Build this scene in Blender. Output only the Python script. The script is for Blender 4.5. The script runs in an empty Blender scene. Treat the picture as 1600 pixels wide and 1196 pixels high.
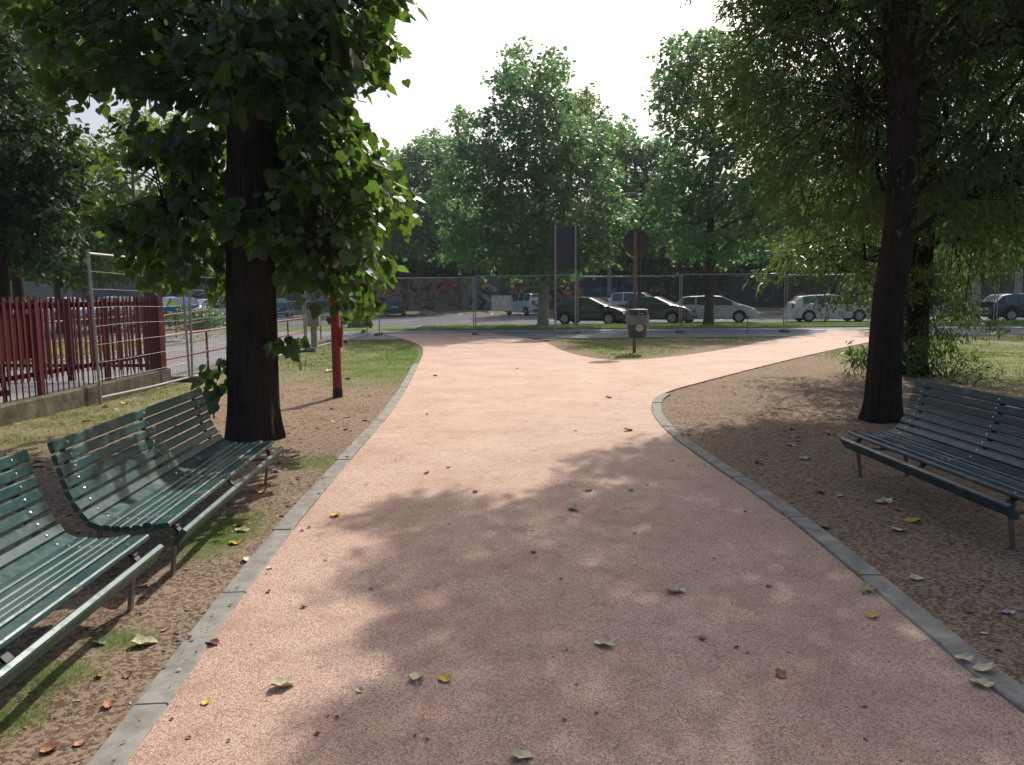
import bpy, math, random
import numpy as np
from mathutils import Vector, Matrix
R = math.radians
random.seed(7)
rng = np.random.default_rng(11)
S = bpy.context.scene
COL = S.collection
# ------------------------------------------------------------------ camera, sky, sun, exposure
CH, FPX, PITCH = 1.55, 1200.0, math.atan(139.0 / 1200.0)
cd = bpy.data.cameras.new('camera')
cam = bpy.data.objects.new('camera', cd); COL.objects.link(cam)
ROLL = 0.008
cam.location = (0, 0, CH)
cam.rotation_euler = (Matrix.Rotation(R(90) - PITCH, 3, 'X') @ Matrix.Rotation(-ROLL, 3, 'Z')).to_euler()
cd.sensor_width = 36; cd.lens = 36 * FPX / 1600; cd.clip_start = 0.05; cd.clip_end = 2000
S.camera = cam
SUN_EL, SUN_AZ = R(42), math.atan2(0.37, 0.93)      # azimuth from +Y towards +X
SD = Vector((math.sin(SUN_AZ) * math.cos(SUN_EL), math.cos(SUN_AZ) * math.cos(SUN_EL), math.sin(SUN_EL)))
w = bpy.data.worlds.new('World'); S.world = w; w.use_nodes = True
nt = w.node_tree; nt.nodes.clear()
sky = nt.nodes.new('ShaderNodeTexSky'); sky.sky_type = 'NISHITA'; sky.sun_disc = False
sky.sun_elevation = SUN_EL; sky.sun_rotation = SUN_AZ; sky.dust_density = 5.0; sky.air_density = 1.0
bg = nt.nodes.new('ShaderNodeBackground'); bg.inputs[1].default_value = 0.15
wo = nt.nodes.new('ShaderNodeOutputWorld')
nt.links.new(sky.outputs[0], bg.inputs[0]); nt.links.new(bg.outputs[0], wo.inputs[0])
sl = bpy.data.lights.new('sun', 'SUN'); sl.energy = 4.3; sl.angle = R(0.55); sl.color = (1.0, 0.95, 0.87)
sun = bpy.data.objects.new('sun', sl); COL.objects.link(sun)
sun.rotation_euler = SD.to_track_quat('Z', 'Y').to_euler()
sun.location = (8, 20, 20)
S.view_settings.view_transform = 'Standard'; S.view_settings.look = 'None'; S.view_settings.gamma = 1
S.view_settings.exposure = 0.0
S.cycles.max_bounces = 8; S.cycles.diffuse_bounces = 4; S.cycles.transmission_bounces = 6
S.cycles.transparent_max_bounces = 6; S.cycles.caustics_reflective = False; S.cycles.caustics_refractive = False

# ------------------------------------------------------------------ survey: photo readings turned into ground positions
def _ray(px, py):
    u = (px - 800) / FPX; v = (598 - py) / FPX
    u, v = u + v * ROLL, v - u * ROLL
    return u, math.cos(PITCH) + v * math.sin(PITCH), -math.sin(PITCH) + v * math.cos(PITCH)
def G(px, py, z=0.0):
    u, dy, dz = _ray(px, py); s = (z - CH) / dz
    return Vector((u * s, dy * s, z))
def AT(px, py, Y):
    u, dy, dz = _ray(px, py); s = Y / dy
    return Vector((u * s, Y, CH + dz * s))
def AX(px, Y):
    return (px - 800) / FPX * Y * 1.0

# ------------------------------------------------------------------ materials
def newmat(name):
    m = bpy.data.materials.new(name); m.use_nodes = True
    n = m.node_tree; n.nodes.clear()
    out = n.nodes.new('ShaderNodeOutputMaterial'); b = n.nodes.new('ShaderNodeBsdfPrincipled')
    n.links.new(b.outputs[0], out.inputs[0])
    return m, n, b, out
def nd(n, t, **k):
    x = n.nodes.new('ShaderNode' + t)
    for a, v in k.items():
        if a == 'ins':
            for i, q in v.items(): x.inputs[i].default_value = q
        else: setattr(x, a, v)
    return x
def tex(n, kind='Noise', scale=5, detail=4, rough=.6, vec=None, sc3=None, coord='Object', **k):
    t = nd(n, 'Tex' + kind, **k)
    t.inputs['Scale'].default_value = scale
    if 'Detail' in t.inputs: t.inputs['Detail'].default_value = detail
    if kind == 'Noise': t.inputs['Roughness'].default_value = rough
    tc = nd(n, 'TexCoord'); src = tc.outputs[coord]
    if sc3:
        mp = nd(n, 'Mapping'); mp.inputs['Scale'].default_value = sc3
        n.links.new(src, mp.inputs[0]); src = mp.outputs[0]
    n.links.new(src, t.inputs['Vector'])
    return t
def ramp(n, src, stops, interp='LINEAR'):
    r = nd(n, 'ValToRGB'); cr = r.color_ramp; cr.interpolation = interp
    while len(cr.elements) < len(stops): cr.elements.new(0.5)
    for e, (p, c) in zip(cr.elements, stops):
        e.position = p; e.color = (c[0], c[1], c[2], 1) if not isinstance(c, (int, float)) else (c, c, c, 1)
    n.links.new(src, r.inputs[0]); return r
def mix(n, fac, a, b, mode='MIX'):
    m = nd(n, 'Mix', data_type='RGBA', blend_type=mode)
    for i, v in ((0, fac), (6, a), (7, b)):
        if hasattr(v, 'is_output'): n.links.new(v, m.inputs[i])
        elif i == 0: m.inputs[0].default_value = v
        else: m.inputs[i].default_value = (*v, 1)
    return m.outputs[2]
def bump(n, b, src, strength=.3, dist=.01, prev=None):
    bp = nd(n, 'Bump'); bp.inputs['Strength'].default_value = strength; bp.inputs['Distance'].default_value = dist
    n.links.new(src, bp.inputs['Height'])
    if prev is not None: n.links.new(prev, bp.inputs['Normal'])
    n.links.new(bp.outputs[0], b.inputs['Normal']); return bp.outputs[0]
def simple(name, c1, c2=None, scale=6, rough=.6, metal=0, bscale=None, bstr=.2, bdist=.004, sc3=None, spec=.5, coat=0):
    m, n, b, o = newmat(name)
    c2 = c2 or tuple(x * .75 for x in c1)
    t = tex(n, scale=scale, detail=6, sc3=sc3)
    r = ramp(n, t.outputs[0], [(.35, c1), (.68, c2)])
    n.links.new(r.outputs[0], b.inputs['Base Color'])
    b.inputs['Roughness'].default_value = rough; b.inputs['Metallic'].default_value = metal
    b.inputs['Specular IOR Level'].default_value = spec; b.inputs['Coat Weight'].default_value = coat
    if bscale:
        t2 = tex(n, scale=bscale, detail=5, sc3=sc3); bump(n, b, t2.outputs[0], bstr, bdist)
    return m
def leafmat(name, dark, light, trans, tw=.4, rough=.42, spec=.5):
    m, n, b, o = newmat(name)
    at = nd(n, 'Attribute', attribute_name='tint')
    r = ramp(n, at.outputs['Fac'], [(0, dark), (1, light)])
    n.links.new(r.outputs[0], b.inputs['Base Color'])
    b.inputs['Roughness'].default_value = rough; b.inputs['Specular IOR Level'].default_value = spec
    tr = nd(n, 'BsdfTranslucent')
    r2 = ramp(n, at.outputs['Fac'], [(0, tuple(x * .7 for x in trans)), (1, trans)])
    n.links.new(r2.outputs[0], tr.inputs[0])
    mx = nd(n, 'MixShader'); mx.inputs[0].default_value = tw
    n.links.new(b.outputs[0], mx.inputs[1]); n.links.new(tr.outputs[0], mx.inputs[2]); n.links.new(mx.outputs[0], o.inputs[0])
    return m
def barkmat(name, c1, c2, sc=(14, 14, 2.2), bd=.02, patch=None):
    m, n, b, o = newmat(name)
    t = tex(n, scale=1.6, detail=8, rough=.7, sc3=sc)
    r = ramp(n, t.outputs[0], [(.3, c2), (.62, c1)])
    col = r.outputs[0]
    if patch:
        v = tex(n, 'Voronoi', scale=7, sc3=(1, 1, .6)); rr = ramp(n, v.outputs['Color'], [(.42, 0), (.5, 1)])
        col = mix(n, rr.outputs[0], col, patch)
    n.links.new(col, b.inputs['Base Color']); b.inputs['Roughness'].default_value = .9
    b.inputs['Specular IOR Level'].default_value = .2
    bump(n, b, t.outputs[0], .9, bd)
    return m
M = {}
# path: salmon bonded gravel
m, n, b, o = newmat('path_gravel')
v = tex(n, 'Voronoi', scale=210); v2 = tex(n, 'Noise', scale=1.1, detail=6); v3 = tex(n, 'Noise', scale=75, detail=8, rough=.85)
sp = nd(n, 'SeparateColor'); n.links.new(v.outputs['Color'], sp.inputs[0])
c = ramp(n, sp.outputs[0], [(.0, (.10, .05, .036)), (.09, (.26, .11, .07)), (.5, (.41, .18, .108)), (.8, (.50, .29, .215)), (1, (.78, .60, .48))])
c2 = mix(n, ramp(n, v2.outputs[0], [(.35, .0), (.7, .45)]).outputs[0], c.outputs[0], (.37, .195, .14))
v4 = tex(n, 'Noise', scale=5, detail=8, rough=.75)
c3 = mix(n, ramp(n, v4.outputs[0], [(.50, 0), (.72, .5)]).outputs[0], c2, (.30, .145, .105))
c3 = mix(n, ramp(n, v3.outputs[0], [(.34, .6), (.5, 0)]).outputs[0], c3, (.20, .105, .08))
c3 = mix(n, ramp(n, v3.outputs[0], [(.56, 0), (.7, .55)]).outputs[0], c3, (.62, .39, .28))
n.links.new(c3, b.inputs['Base Color']); b.inputs['Roughness'].default_value = .75; b.inputs['Specular IOR Level'].default_value = .25
bn = bump(n, b, v.outputs['Distance'], .55, .004); bump(n, b, v3.outputs[0], .4, .005, bn)
M['path'] = m
# soil with grass tint from the 'cover' attribute (r grass, g dry straw)
m, n, b, o = newmat('soil')
t1 = tex(n, scale=3.0, detail=10, rough=.7); t2 = tex(n, scale=110, detail=8, rough=.8); t3 = tex(n, 'Voronoi', scale=60)
soil = ramp(n, t1.outputs[0], [(.3, (.11, .07, .045)), (.5, (.155, .10, .066)), (.7, (.21, .145, .098))])
soil2 = mix(n, ramp(n, t2.outputs[0], [(.40, .0), (.75, .25)]).outputs[0], soil.outputs[0], (.095, .063, .043))
s3 = nd(n, 'SeparateColor'); n.links.new(t3.outputs['Color'], s3.inputs[0])
soil3 = mix(n, ramp(n, s3.outputs[0], [(.93, 0), (.95, .8)]).outputs[0], soil2, (.36, .27, .19))
at = nd(n, 'Attribute', attribute_name='cover'); sx = nd(n, 'SeparateColor'); n.links.new(at.outputs['Color'], sx.inputs[0])
gt = tex(n, scale=22, detail=7, rough=.75)
green = ramp(n, gt.outputs[0], [(.3, (.06, .10, .022)), (.7, (.15, .22, .05))])
dry = ramp(n, gt.outputs[0], [(.3, (.17, .145, .07)), (.7, (.33, .28, .16))])
gc = mix(n, sx.outputs[1], green.outputs[0], dry.outputs[0])
mul = nd(n, 'Math', operation='ADD'); n.links.new(sx.outputs[0], mul.inputs[0])
tn = nd(n, 'Math', operation='MULTIPLY_ADD', ins={1: 1.6, 2: -.8}); n.links.new(t2.outputs[0], tn.inputs[0]); n.links.new(tn.outputs[0], mul.inputs[1])
gm = nd(n, 'Math', operation='MULTIPLY'); gm.use_clamp = True
n.links.new(mul.outputs[0], gm.inputs[0]); n.links.new(ramp(n, sx.outputs[0], [(0.12, 0), (.5, 1)]).outputs[0], gm.inputs[1])
fc = mix(n, gm.outputs[0], soil3, gc)
n.links.new(fc, b.inputs['Base Color']); b.inputs['Roughness'].default_value = .95; b.inputs['Specular IOR Level'].default_value = .15
bn = bump(n, b, t1.outputs[0], .7, .03); bump(n, b, t2.outputs[0], .5, .006, bn)
M['soil'] = m
M['kerb'] = simple('kerb_concrete', (.36, .335, .29), (.22, .205, .18), scale=9, rough=.9, bscale=90, bstr=.5, spec=.2)
M['concrete'] = simple('concrete', (.30, .285, .25), (.17, .16, .13), scale=4, rough=.92, bscale=50, bstr=.5, spec=.2)
M['mossy'] = simple('weathered_concrete', (.19, .165, .13), (.07, .065, .042), scale=5, rough=.95, bscale=40, bstr=.7, bdist=.01, spec=.1)
M['asphalt'] = simple('asphalt', (.115, .118, .125), (.075, .077, .083), scale=1.2, rough=.9, bscale=160, bstr=.5, spec=.3)
M['paving'] = simple('footway_asphalt', (.24, .24, .245), (.17, .17, .175), scale=1.5, rough=.9, bscale=120, bstr=.4, spec=.3)
M['line'] = simple('worn_road_paint', (.6, .6, .58), (.28, .28, .28), scale=7, rough=.8)
M['galv'] = simple('galvanised_steel', (.42, .43, .44), (.28, .29, .30), scale=20, rough=.45, metal=.55)
M['wire'] = simple('fence_wire', (.27, .28, .29), (.18, .185, .19), scale=20, rough=.5, metal=.3)
M['red'] = simple('dark_red_paint', (.12, .008, .014), (.07, .006, .01), scale=6, rough=.45, bscale=40, bstr=.1)
M['redrail'] = simple('faded_red_tube_paint', (.30, .05, .065), (.19, .022, .035), scale=9, rough=.45)
M['postred'] = simple('red_post_paint', (.32, .022, .022), (.2, .016, .017), scale=10, rough=.5, bscale=30, bstr=.1)
M['black'] = simple('black_plastic', (.018, .018, .02), (.012, .012, .013), rough=.5)
M['rubber'] = simple('tyre_rubber', (.02, .02, .021), (.012, .012, .012), rough=.85)
M['alloy'] = simple('alloy_rim', (.5, .51, .52), (.4, .41, .42), rough=.3, metal=.8)
M['signback'] = simple('dark_sign_back', (.05, .058, .07), (.036, .042, .052), scale=4, rough=.6)
M['rustpole'] = simple('rusty_brown_pole', (.155, .12, .10), (.10, .08, .068), scale=14, rough=.65, sc3=(1, 1, .3))
M['lamp'] = simple('street_lamp_paint', (.03, .045, .045), (.02, .03, .03), rough=.5)
M['binbody'] = simple('grey_blue_bin', (.05, .068, .095), (.036, .05, .07), scale=8, rough=.5)
M['binhood'] = simple('scuffed_pale_bin_hood', (.17, .195, .23), (.11, .13, .155), scale=4, rough=.45)
M['whitepl'] = simple('white_plastic', (.62, .62, .6), (.48, .48, .46), scale=5, rough=.5)
M['greypl'] = simple('grey_box', (.33, .31, .29), (.24, .23, .21), scale=8, rough=.6)
M['legsteel'] = simple('bare_bench_steel', (.23, .20, .165), (.13, .11, .09), scale=25, rough=.6, metal=.4)
M['bracket'] = simple('black_bench_bracket', (.02, .022, .024), (.012, .013, .014), rough=.55)
M['bolt'] = simple('bright_bolt', (.7, .7, .7), (.55, .55, .55), rough=.25, metal=.9)
M['bark'] = barkmat('linden_bark', (.045, .036, .031), (.012, .0105, .010))
M['bark2'] = barkmat('oak_bark', (.045, .034, .028), (.014, .011, .009), sc=(16, 16, 3))
M['barkp'] = barkmat('plane_bark', (.26, .24, .19), (.13, .115, .09), sc=(6, 6, 2), bd=.008, patch=(.36, .35, .29))
M['barkd'] = barkmat('grey_bark', (.12, .10, .08), (.05, .042, .035), sc=(8, 8, 2))
M['leaf_linden'] = leafmat('linden_leaf', (.014, .036, .010), (.032, .075, .018), (.22, .42, .04), .33, .33, .6)
M['leaf_oak'] = leafmat('oak_leaf', (.025, .052, .020), (.06, .105, .034), (.19, .32, .06), .36, .42)
M['leaf_plane'] = leafmat('plane_leaf', (.075, .155, .070), (.15, .265, .115), (.25, .47, .16), .42, .4, .5)
M['leaf_bright'] = leafmat('bright_leaf', (.045, .085, .022), (.10, .17, .04), (.25, .42, .07), .42, .45)
M['leaf_dark'] = leafmat('dark_leaf', (.014, .034, .014), (.034, .07, .024), (.075, .16, .03), .28, .55, .3)
M['grass'] = leafmat('grass_blade', (.26, .225, .10), (.12, .21, .035), (.24, .40, .06), .35, .6, .3)
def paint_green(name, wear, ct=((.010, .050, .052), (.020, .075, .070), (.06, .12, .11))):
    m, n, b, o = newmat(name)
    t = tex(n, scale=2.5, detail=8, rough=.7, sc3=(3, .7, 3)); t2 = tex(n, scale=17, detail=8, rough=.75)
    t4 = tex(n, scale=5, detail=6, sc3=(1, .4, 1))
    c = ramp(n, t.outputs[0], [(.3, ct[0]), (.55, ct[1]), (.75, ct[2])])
    k = mix(n, ramp(n, t2.outputs[0], [(.58 - wear * .1, 0), (.75, .55)]).outputs[0], c.outputs[0], (.17, .17, .14))
    k = mix(n, ramp(n, t4.outputs[0], [(.64 - wear * .1, 0), (.72 - wear * .06, .8)]).outputs[0], k, (.20, .17, .13))
    t5 = tex(n, scale=60, detail=6, rough=.8); k = mix(n, ramp(n, t5.outputs[0], [(.60, 0), (.68, .7)]).outputs[0], k, (.10, .10, .085))
    n.links.new(k, b.inputs['Base Color']); b.inputs['Specular IOR Level'].default_value = .45
    rr = ramp(n, t2.outputs[0], [(.4, .30), (.7, .6)]); n.links.new(rr.outputs[0], b.inputs['Roughness'])
    bump(n, b, t2.outputs[0], .15, .002)
    return m
M['green_a'] = paint_green('worn_green_bench_paint', .9); M['green_b'] = paint_green('green_bench_paint', .15)
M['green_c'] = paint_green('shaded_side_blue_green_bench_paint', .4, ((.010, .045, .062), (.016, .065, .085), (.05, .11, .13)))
def carpaint(name, c, metal=.3):
    return simple(name, c, tuple(x * .93 for x in c), scale=2, rough=.2, metal=metal, coat=.8)
M['glass'] = simple('car_glass', (.075, .085, .095), (.055, .065, .072), rough=.14, spec=1.0)
M['screen'] = simple('windscreen_painted_sky', (.22, .24, .26), (.17, .19, .21), rough=.1, spec=1.0)  # bright sky reflection painted in as a paler base colour than the other car glass
M['headlight'] = simple('headlight_glass', (.55, .57, .6), (.4, .42, .45), rough=.1, spec=.8)
M['taillight'] = simple('red_tail_light', (.35, .015, .015), (.25, .01, .01), rough=.2)
M['plate'] = simple('number_plate', (.65, .65, .66), (.55, .55, .56), rough=.4)
m, n, b, o = newmat('mural_paint')
at = nd(n, 'Attribute', attribute_name='paint'); tt = tex(n, scale=3, detail=6)
n.links.new(mix(n, ramp(n, tt.outputs[0], [(.4, 0), (.8, .5)]).outputs[0], at.outputs['Color'], (.13, .125, .12)), b.inputs['Base Color'])
b.inputs['Roughness'].default_value = .85; M['mural'] = m
m, n, b, o = newmat('fallen_leaf_skin')
oi = nd(n, 'ObjectInfo'); tt = tex(n, scale=40, detail=5)
n.links.new(mix(n, ramp(n, tt.outputs[0], [(.4, 0), (.75, .6)]).outputs[0], oi.outputs['Color'], (.16, .09, .05)), b.inputs['Base Color'])
b.inputs['Roughness'].default_value = .7; M['fallen'] = m
m, n, b, o = newmat('litter_bits')
at = nd(n, 'Attribute', attribute_name='tint')
n.links.new(ramp(n, at.outputs['Fac'], [(0, (.09, .05, .035)), (.5, (.22, .13, .08)), (.8, (.36, .27, .18)), (1, (.5, .42, .30))]).outputs[0], b.inputs['Base Color'])
b.inputs['Roughness'].default_value = .85; M['litter'] = m

# ------------------------------------------------------------------ mesh helpers
def npmesh(name, V, F, mat, attrs=None, smooth=False, parent=None, k=None):
    """V (n,3); F (m,k) equal sized faces."""
    V = np.asarray(V, np.float32); F = np.asarray(F, np.int32)
    me = bpy.data.meshes.new(name); me.vertices.add(len(V)); me.vertices.foreach_set('co', V.ravel())
    k = F.shape[1]; me.loops.add(F.size); me.loops.foreach_set('vertex_index', F.ravel())
    me.polygons.add(len(F)); me.polygons.foreach_set('loop_start', np.arange(0, F.size, k, dtype=np.int32))
    if smooth: me.polygons.foreach_set('use_smooth', np.ones(len(F), bool))
    me.update(calc_edges=True); me.validate()
    for an, ty, dat in (attrs or []):
        a = me.attributes.new(an, ty, 'POINT'); a.data.foreach_set('value' if ty == 'FLOAT' else 'color', np.asarray(dat, np.float32).ravel())
    me.materials.append(mat)
    ob = bpy.data.objects.new(name, me); COL.objects.link(ob)
    if parent: ob.parent = parent
    return ob
class MB:
    def __init__(s): s.v = []; s.f = []
    def add(s, vs, fs):
        o = len(s.v); s.v += [tuple(v) for v in vs]; s.f += [tuple(i + o for i in f) for f in fs]; return s
    def box(s, c, size, rot=None):
        x, y, z = size[0] / 2, size[1] / 2, size[2] / 2
        vs = [Vector((a * x, b_ * y, d * z)) for a in (-1, 1) for b_ in (-1, 1) for d in (-1, 1)]
        if rot is not None: vs = [rot @ q for q in vs]
        c = Vector(c)
        return s.add([q + c for q in vs], [(0, 1, 3, 2), (4, 6, 7, 5), (0, 4, 5, 1), (2, 3, 7, 6), (0, 2, 6, 4), (1, 5, 7, 3)])
    def bar(s, p0, p1, wd, th, up=(0, 0, 1), ch=.0):
        """chamfered bar; wd across up-perpendicular, th along up."""
        p0, p1 = Vector(p0), Vector(p1); d = (p1 - p0).normalized(); up = Vector(up)
        sd = d.cross(up).normalized(); up = sd.cross(d).normalized()
        a, b_ = wd / 2, th / 2; c = ch
        pr = [(-a + c, -b_), (a - c, -b_), (a, -b_ + c), (a, b_ - c), (a - c, b_), (-a + c, b_), (-a, b_ - c), (-a, -b_ + c)] if c else [(-a, -b_), (a, -b_), (a, b_), (-a, b_)]
        k = len(pr); vs = [p + sd * x + up * y for p in (p0, p1) for x, y in pr]
        fs = [(i, (i + 1) % k, k + (i + 1) % k, k + i) for i in range(k)] + [tuple(range(k))[::-1], tuple(range(k, 2 * k))]
        return s.add(vs, fs)
    def tube(s, pts, rad, n=8, cap=True, wob=None):
        pts = [Vector(p) for p in pts]; rad = rad if hasattr(rad, '__len__') else [rad] * len(pts)
        o = len(s.v); ref = None
        for i, p in enumerate(pts):
            d = (pts[min(i + 1, len(pts) - 1)] - pts[max(i - 1, 0)]).normalized()
            if ref is None: ref = Vector((1, 0, 0)) if abs(d.x) < .8 else Vector((0, 1, 0))
            a = (ref - d * ref.dot(d)).normalized(); b_ = d.cross(a); ref = a
            for j in range(n):
                t = 2 * math.pi * j / n; r = rad[i] * (wob(i, j, t) if wob else 1)
                s.v.append(tuple(p + a * (math.cos(t) * r) + b_ * (math.sin(t) * r)))
        for i in range(len(pts) - 1):
            for j in range(n):
                q = o + i * n; s.f.append((q + j, q + (j + 1) % n, q + n + (j + 1) % n, q + n + j))
        if cap:
            s.f.append(tuple(o + j for j in range(n))[::-1]); q = o + (len(pts) - 1) * n; s.f.append(tuple(q + j for j in range(n)))
        return s
    def lathe(s, prof, n=24, c=(0, 0, 0), axis='z', sy=1.0):
        o = len(s.v); c = Vector(c)
        for r, h in prof:
            for j in range(n):
                t = 2 * math.pi * j / n; x, y = r * math.cos(t), r * math.sin(t) * sy
                q = Vector((x, y, h)) if axis == 'z' else (Vector((x, h, y)) if axis == 'y' else Vector((h, x, y)))
                s.v.append(tuple(q + c))
        for i in range(len(prof) - 1):
            for j in range(n):
                q = o + i * n; s.f.append((q + j, q + (j + 1) % n, q + n + (j + 1) % n, q + n + j))
        s.f.append(tuple(o + j for j in range(n))[::-1]); q = o + (len(prof) - 1) * n; s.f.append(tuple(q + j for j in range(n)))
        return s
    def build(s, name, mat, parent=None, smooth=None, loc=None):
        me = bpy.data.meshes.new(name); me.from_pydata(s.v, [], s.f); me.update()
        if smooth:
            me.polygons.foreach_set('use_smooth', [True] * len(me.polygons)); me.set_sharp_from_angle(angle=R(smooth))
        me.materials.append(mat)
        ob = bpy.data.objects.new(name, me); COL.objects.link(ob)
        if parent: ob.parent = parent
        if loc is not None: ob.location = loc
        return ob
def tag(o, label=None, cat=None, group=None, kind=None):
    if label: o['label'] = label
    if cat: o['category'] = cat
    if group: o['group'] = group
    if kind: o['kind'] = kind
    return o
def thing(name, loc, label, cat, group=None, rz=0):
    o = bpy.data.objects.new(name, None); COL.objects.link(o); o.location = loc; o.rotation_euler = (0, 0, rz)
    o.empty_display_size = .1
    return tag(o, label, cat, group)
def dup(root, loc, rz=0, label=None, group=None, sc=None):
    def cp(o, par):
        c = o.copy(); COL.objects.link(c)
        if par: c.parent = par
        for ch in KIDS(o): cp(ch, c)
        return c
    r = cp(root, None); r.location = loc; r.rotation_euler = (0, 0, rz)
    if label: r['label'] = label
    if group: r['group'] = group
    if sc: r.scale = sc
    return r
def KIDS(o): return [c for c in list(o.children)]
def inpoly(px, py, poly):
    px, py = np.asarray(px, float), np.asarray(py, float); r = np.zeros(px.shape, bool); n_ = len(poly)
    for i in range(n_):
        x1, y1 = poly[i][0], poly[i][1]; x2, y2 = poly[(i + 1) % n_][0], poly[(i + 1) % n_][1]
        c = ((y1 > py) != (y2 > py)) & (px < (x2 - x1) * (py - y1) / ((y2 - y1) if y2 != y1 else 1e-9) + x1)
        r ^= c
    return r
_tab = np.random.default_rng(5).random((256, 256))
def vnoise(x, y, f):
    x = np.asarray(x) * f; y = np.asarray(y) * f; xi = np.floor(x).astype(int); yi = np.floor(y).astype(int)
    fx = x - xi; fy = y - yi; fx = fx * fx * (3 - 2 * fx); fy = fy * fy * (3 - 2 * fy)
    g = lambda a, b_: _tab[a % 256, b_ % 256]
    return (g(xi, yi) * (1 - fx) + g(xi + 1, yi) * fx) * (1 - fy) + (g(xi, yi + 1) * (1 - fx) + g(xi + 1, yi + 1) * fx) * fy
def fbm(x, y, f, k=4): return sum(vnoise(x + 17 * i, y - 9 * i, f * 2 ** i) / 2 ** i for i in range(k)) / sum(1 / 2 ** i for i in range(k))
def smooth_line(pts, k=6):
    out = []; P = [Vector((p[0], p[1], 0)) for p in pts]
    for i in range(len(P) - 1):
        a, b_, c, d = P[max(i - 1, 0)], P[i], P[i + 1], P[min(i + 2, len(P) - 1)]
        for j in range(k):
            t = j / k; out.append(.5 * ((2 * b_) + (c - a) * t + (2 * a - 5 * b_ + 4 * c - d) * t * t + (3 * b_ - a - 3 * c + d) * t ** 3))
    return out + [P[-1]]
# ------------------------------------------------------------------ setting: path, kerbs, ground, roads
left_edge = [G(*p) for p in [(200, 1196), (332, 1005), (432, 865), (520, 755), (566, 700), (612, 645), (640, 600), (654, 570), (661, 552), (655, 540), (632, 531), (600, 523)]]
left_edge[0:0] = [Vector((-1.18, -1.5, 0)), Vector((-1.22, .6, 0))]
right_edge = [G(*p) for p in [(1600, 1120), (1440, 990), (1300, 870), (1200, 790), (1110, 728), (1050, 684), (1024, 656), (1018, 640), (1024, 624), (1050, 611), (1100, 597), (1200, 571), (1280, 552), (1345, 538), (1400, 527), (1440, 520)]]
right_edge[0:0] = [Vector((2.2, -1.5, 0)), Vector((2.05, .8, 0))]
island = [G(*p) for p in [(780, 524), (812, 528), (850, 535), (880, 549), (930, 561), (990, 563), (1060, 557), (1130, 547), (1180, 537), (1240, 526), (1290, 520)]]
LE, RE, IS = smooth_line(left_edge), smooth_line(right_edge), smooth_line(island)
path_poly = LE + [Vector((-1, 31.5, 0)), ] + IS + [Vector((13, 31.5, 0))] + RE[::-1]
# path surface as a triangulated slab
import bmesh
def flat_poly(name, pts, z, mat, thick=.03):
    bm = bmesh.new(); vs = [bm.verts.new((p[0], p[1], z)) for p in pts]; f = bm.faces.new(vs); f.normal_update()
    if f.normal.z < 0: f.normal_flip()
    r = bmesh.ops.extrude_face_region(bm, geom=[f]); 
    for e in r['geom']:
        if isinstance(e, bmesh.types.BMVert): e.co.z -= thick
    bmesh.ops.triangulate(bm, faces=bm.faces[:]); bmesh.ops.recalc_face_normals(bm, faces=bm.faces[:])
    me = bpy.data.meshes.new(name); bm.to_mesh(me); bm.free(); me.materials.append(mat)
    o = bpy.data.objects.new(name, me); COL.objects.link(o); return tag(o, kind='structure')
PATHZ = .012
flat_poly('path', path_poly, PATHZ, M['path'], .04)
def kerb_run(name, line, wdt, side, z=.026, seg=1.03):
    mb = MB(); acc = 0; cur = []
    L = [Vector((p[0], p[1], 0)) for p in line]
    # resample
    pts = [L[0]]; 
    for i in range(len(L) - 1):
        d = (L[i + 1] - L[i]).length; k = max(1, int(d / .1))
        for j in range(1, k + 1): pts.append(L[i].lerp(L[i + 1], j / k))
    nrm = []
    for i in range(len(pts)):
        d = (pts[min(i + 1, len(pts) - 1)] - pts[max(i - 1, 0)]).normalized(); nrm.append(Vector((-d.y, d.x, 0)) * side)
    stones = []; s0 = 0; acc = 0
    for i in range(1, len(pts)):
        acc += (pts[i] - pts[i - 1]).length
        if acc > seg or i == len(pts) - 1: stones.append((s0, i)); s0 = i; acc = 0
    for a, b_ in stones:
        jz = random.uniform(-.006, .006); jo = random.uniform(-.006, .006); prof = [(0.001 + jo, -.08), (0.001 + jo, z - .008 + jz), (.008 + jo, z + jz), (wdt - .008 + jo, z + jz), (wdt + jo, z - .008 + jz), (wdt + jo, -.08)]
        o = len(mb.v); idx = list(range(a, b_ + 1)); k = len(prof)
        for q, i in enumerate(idx):
            p = pts[i]
            if q == 0: p = p + (pts[i + 1] - p).normalized() * .006
            if q == len(idx) - 1: p = p + (pts[i - 1] - p).normalized() * .006
            for u, zz in prof: mb.v.append(tuple(p + nrm[i] * u + Vector((0, 0, zz))))
        for q in range(len(idx) - 1):
            for j in range(k - 1):
                c = o + q * k + j; f_ = (c, c + 1, c + k + 1, c + k); mb.f.append(f_ if side < 0 else f_[::-1])
        mb.f.append(tuple(o + j for j in range(k))); e = o + (len(idx) - 1) * k; mb.f.append(tuple(e + j for j in range(k))[::-1])
    ob = mb.build(name, M['kerb']); bm = bmesh.new(); bm.from_mesh(ob.data); bmesh.ops.recalc_face_normals(bm, faces=bm.faces[:]); bm.to_mesh(ob.data); bm.free()
    return tag(ob, kind='structure')
kerb_run('kerb_left', [p for p in LE if p.y < 17.5], .13, 1)
kerb_run('kerb_right', RE[:64], .13, -1)

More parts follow.
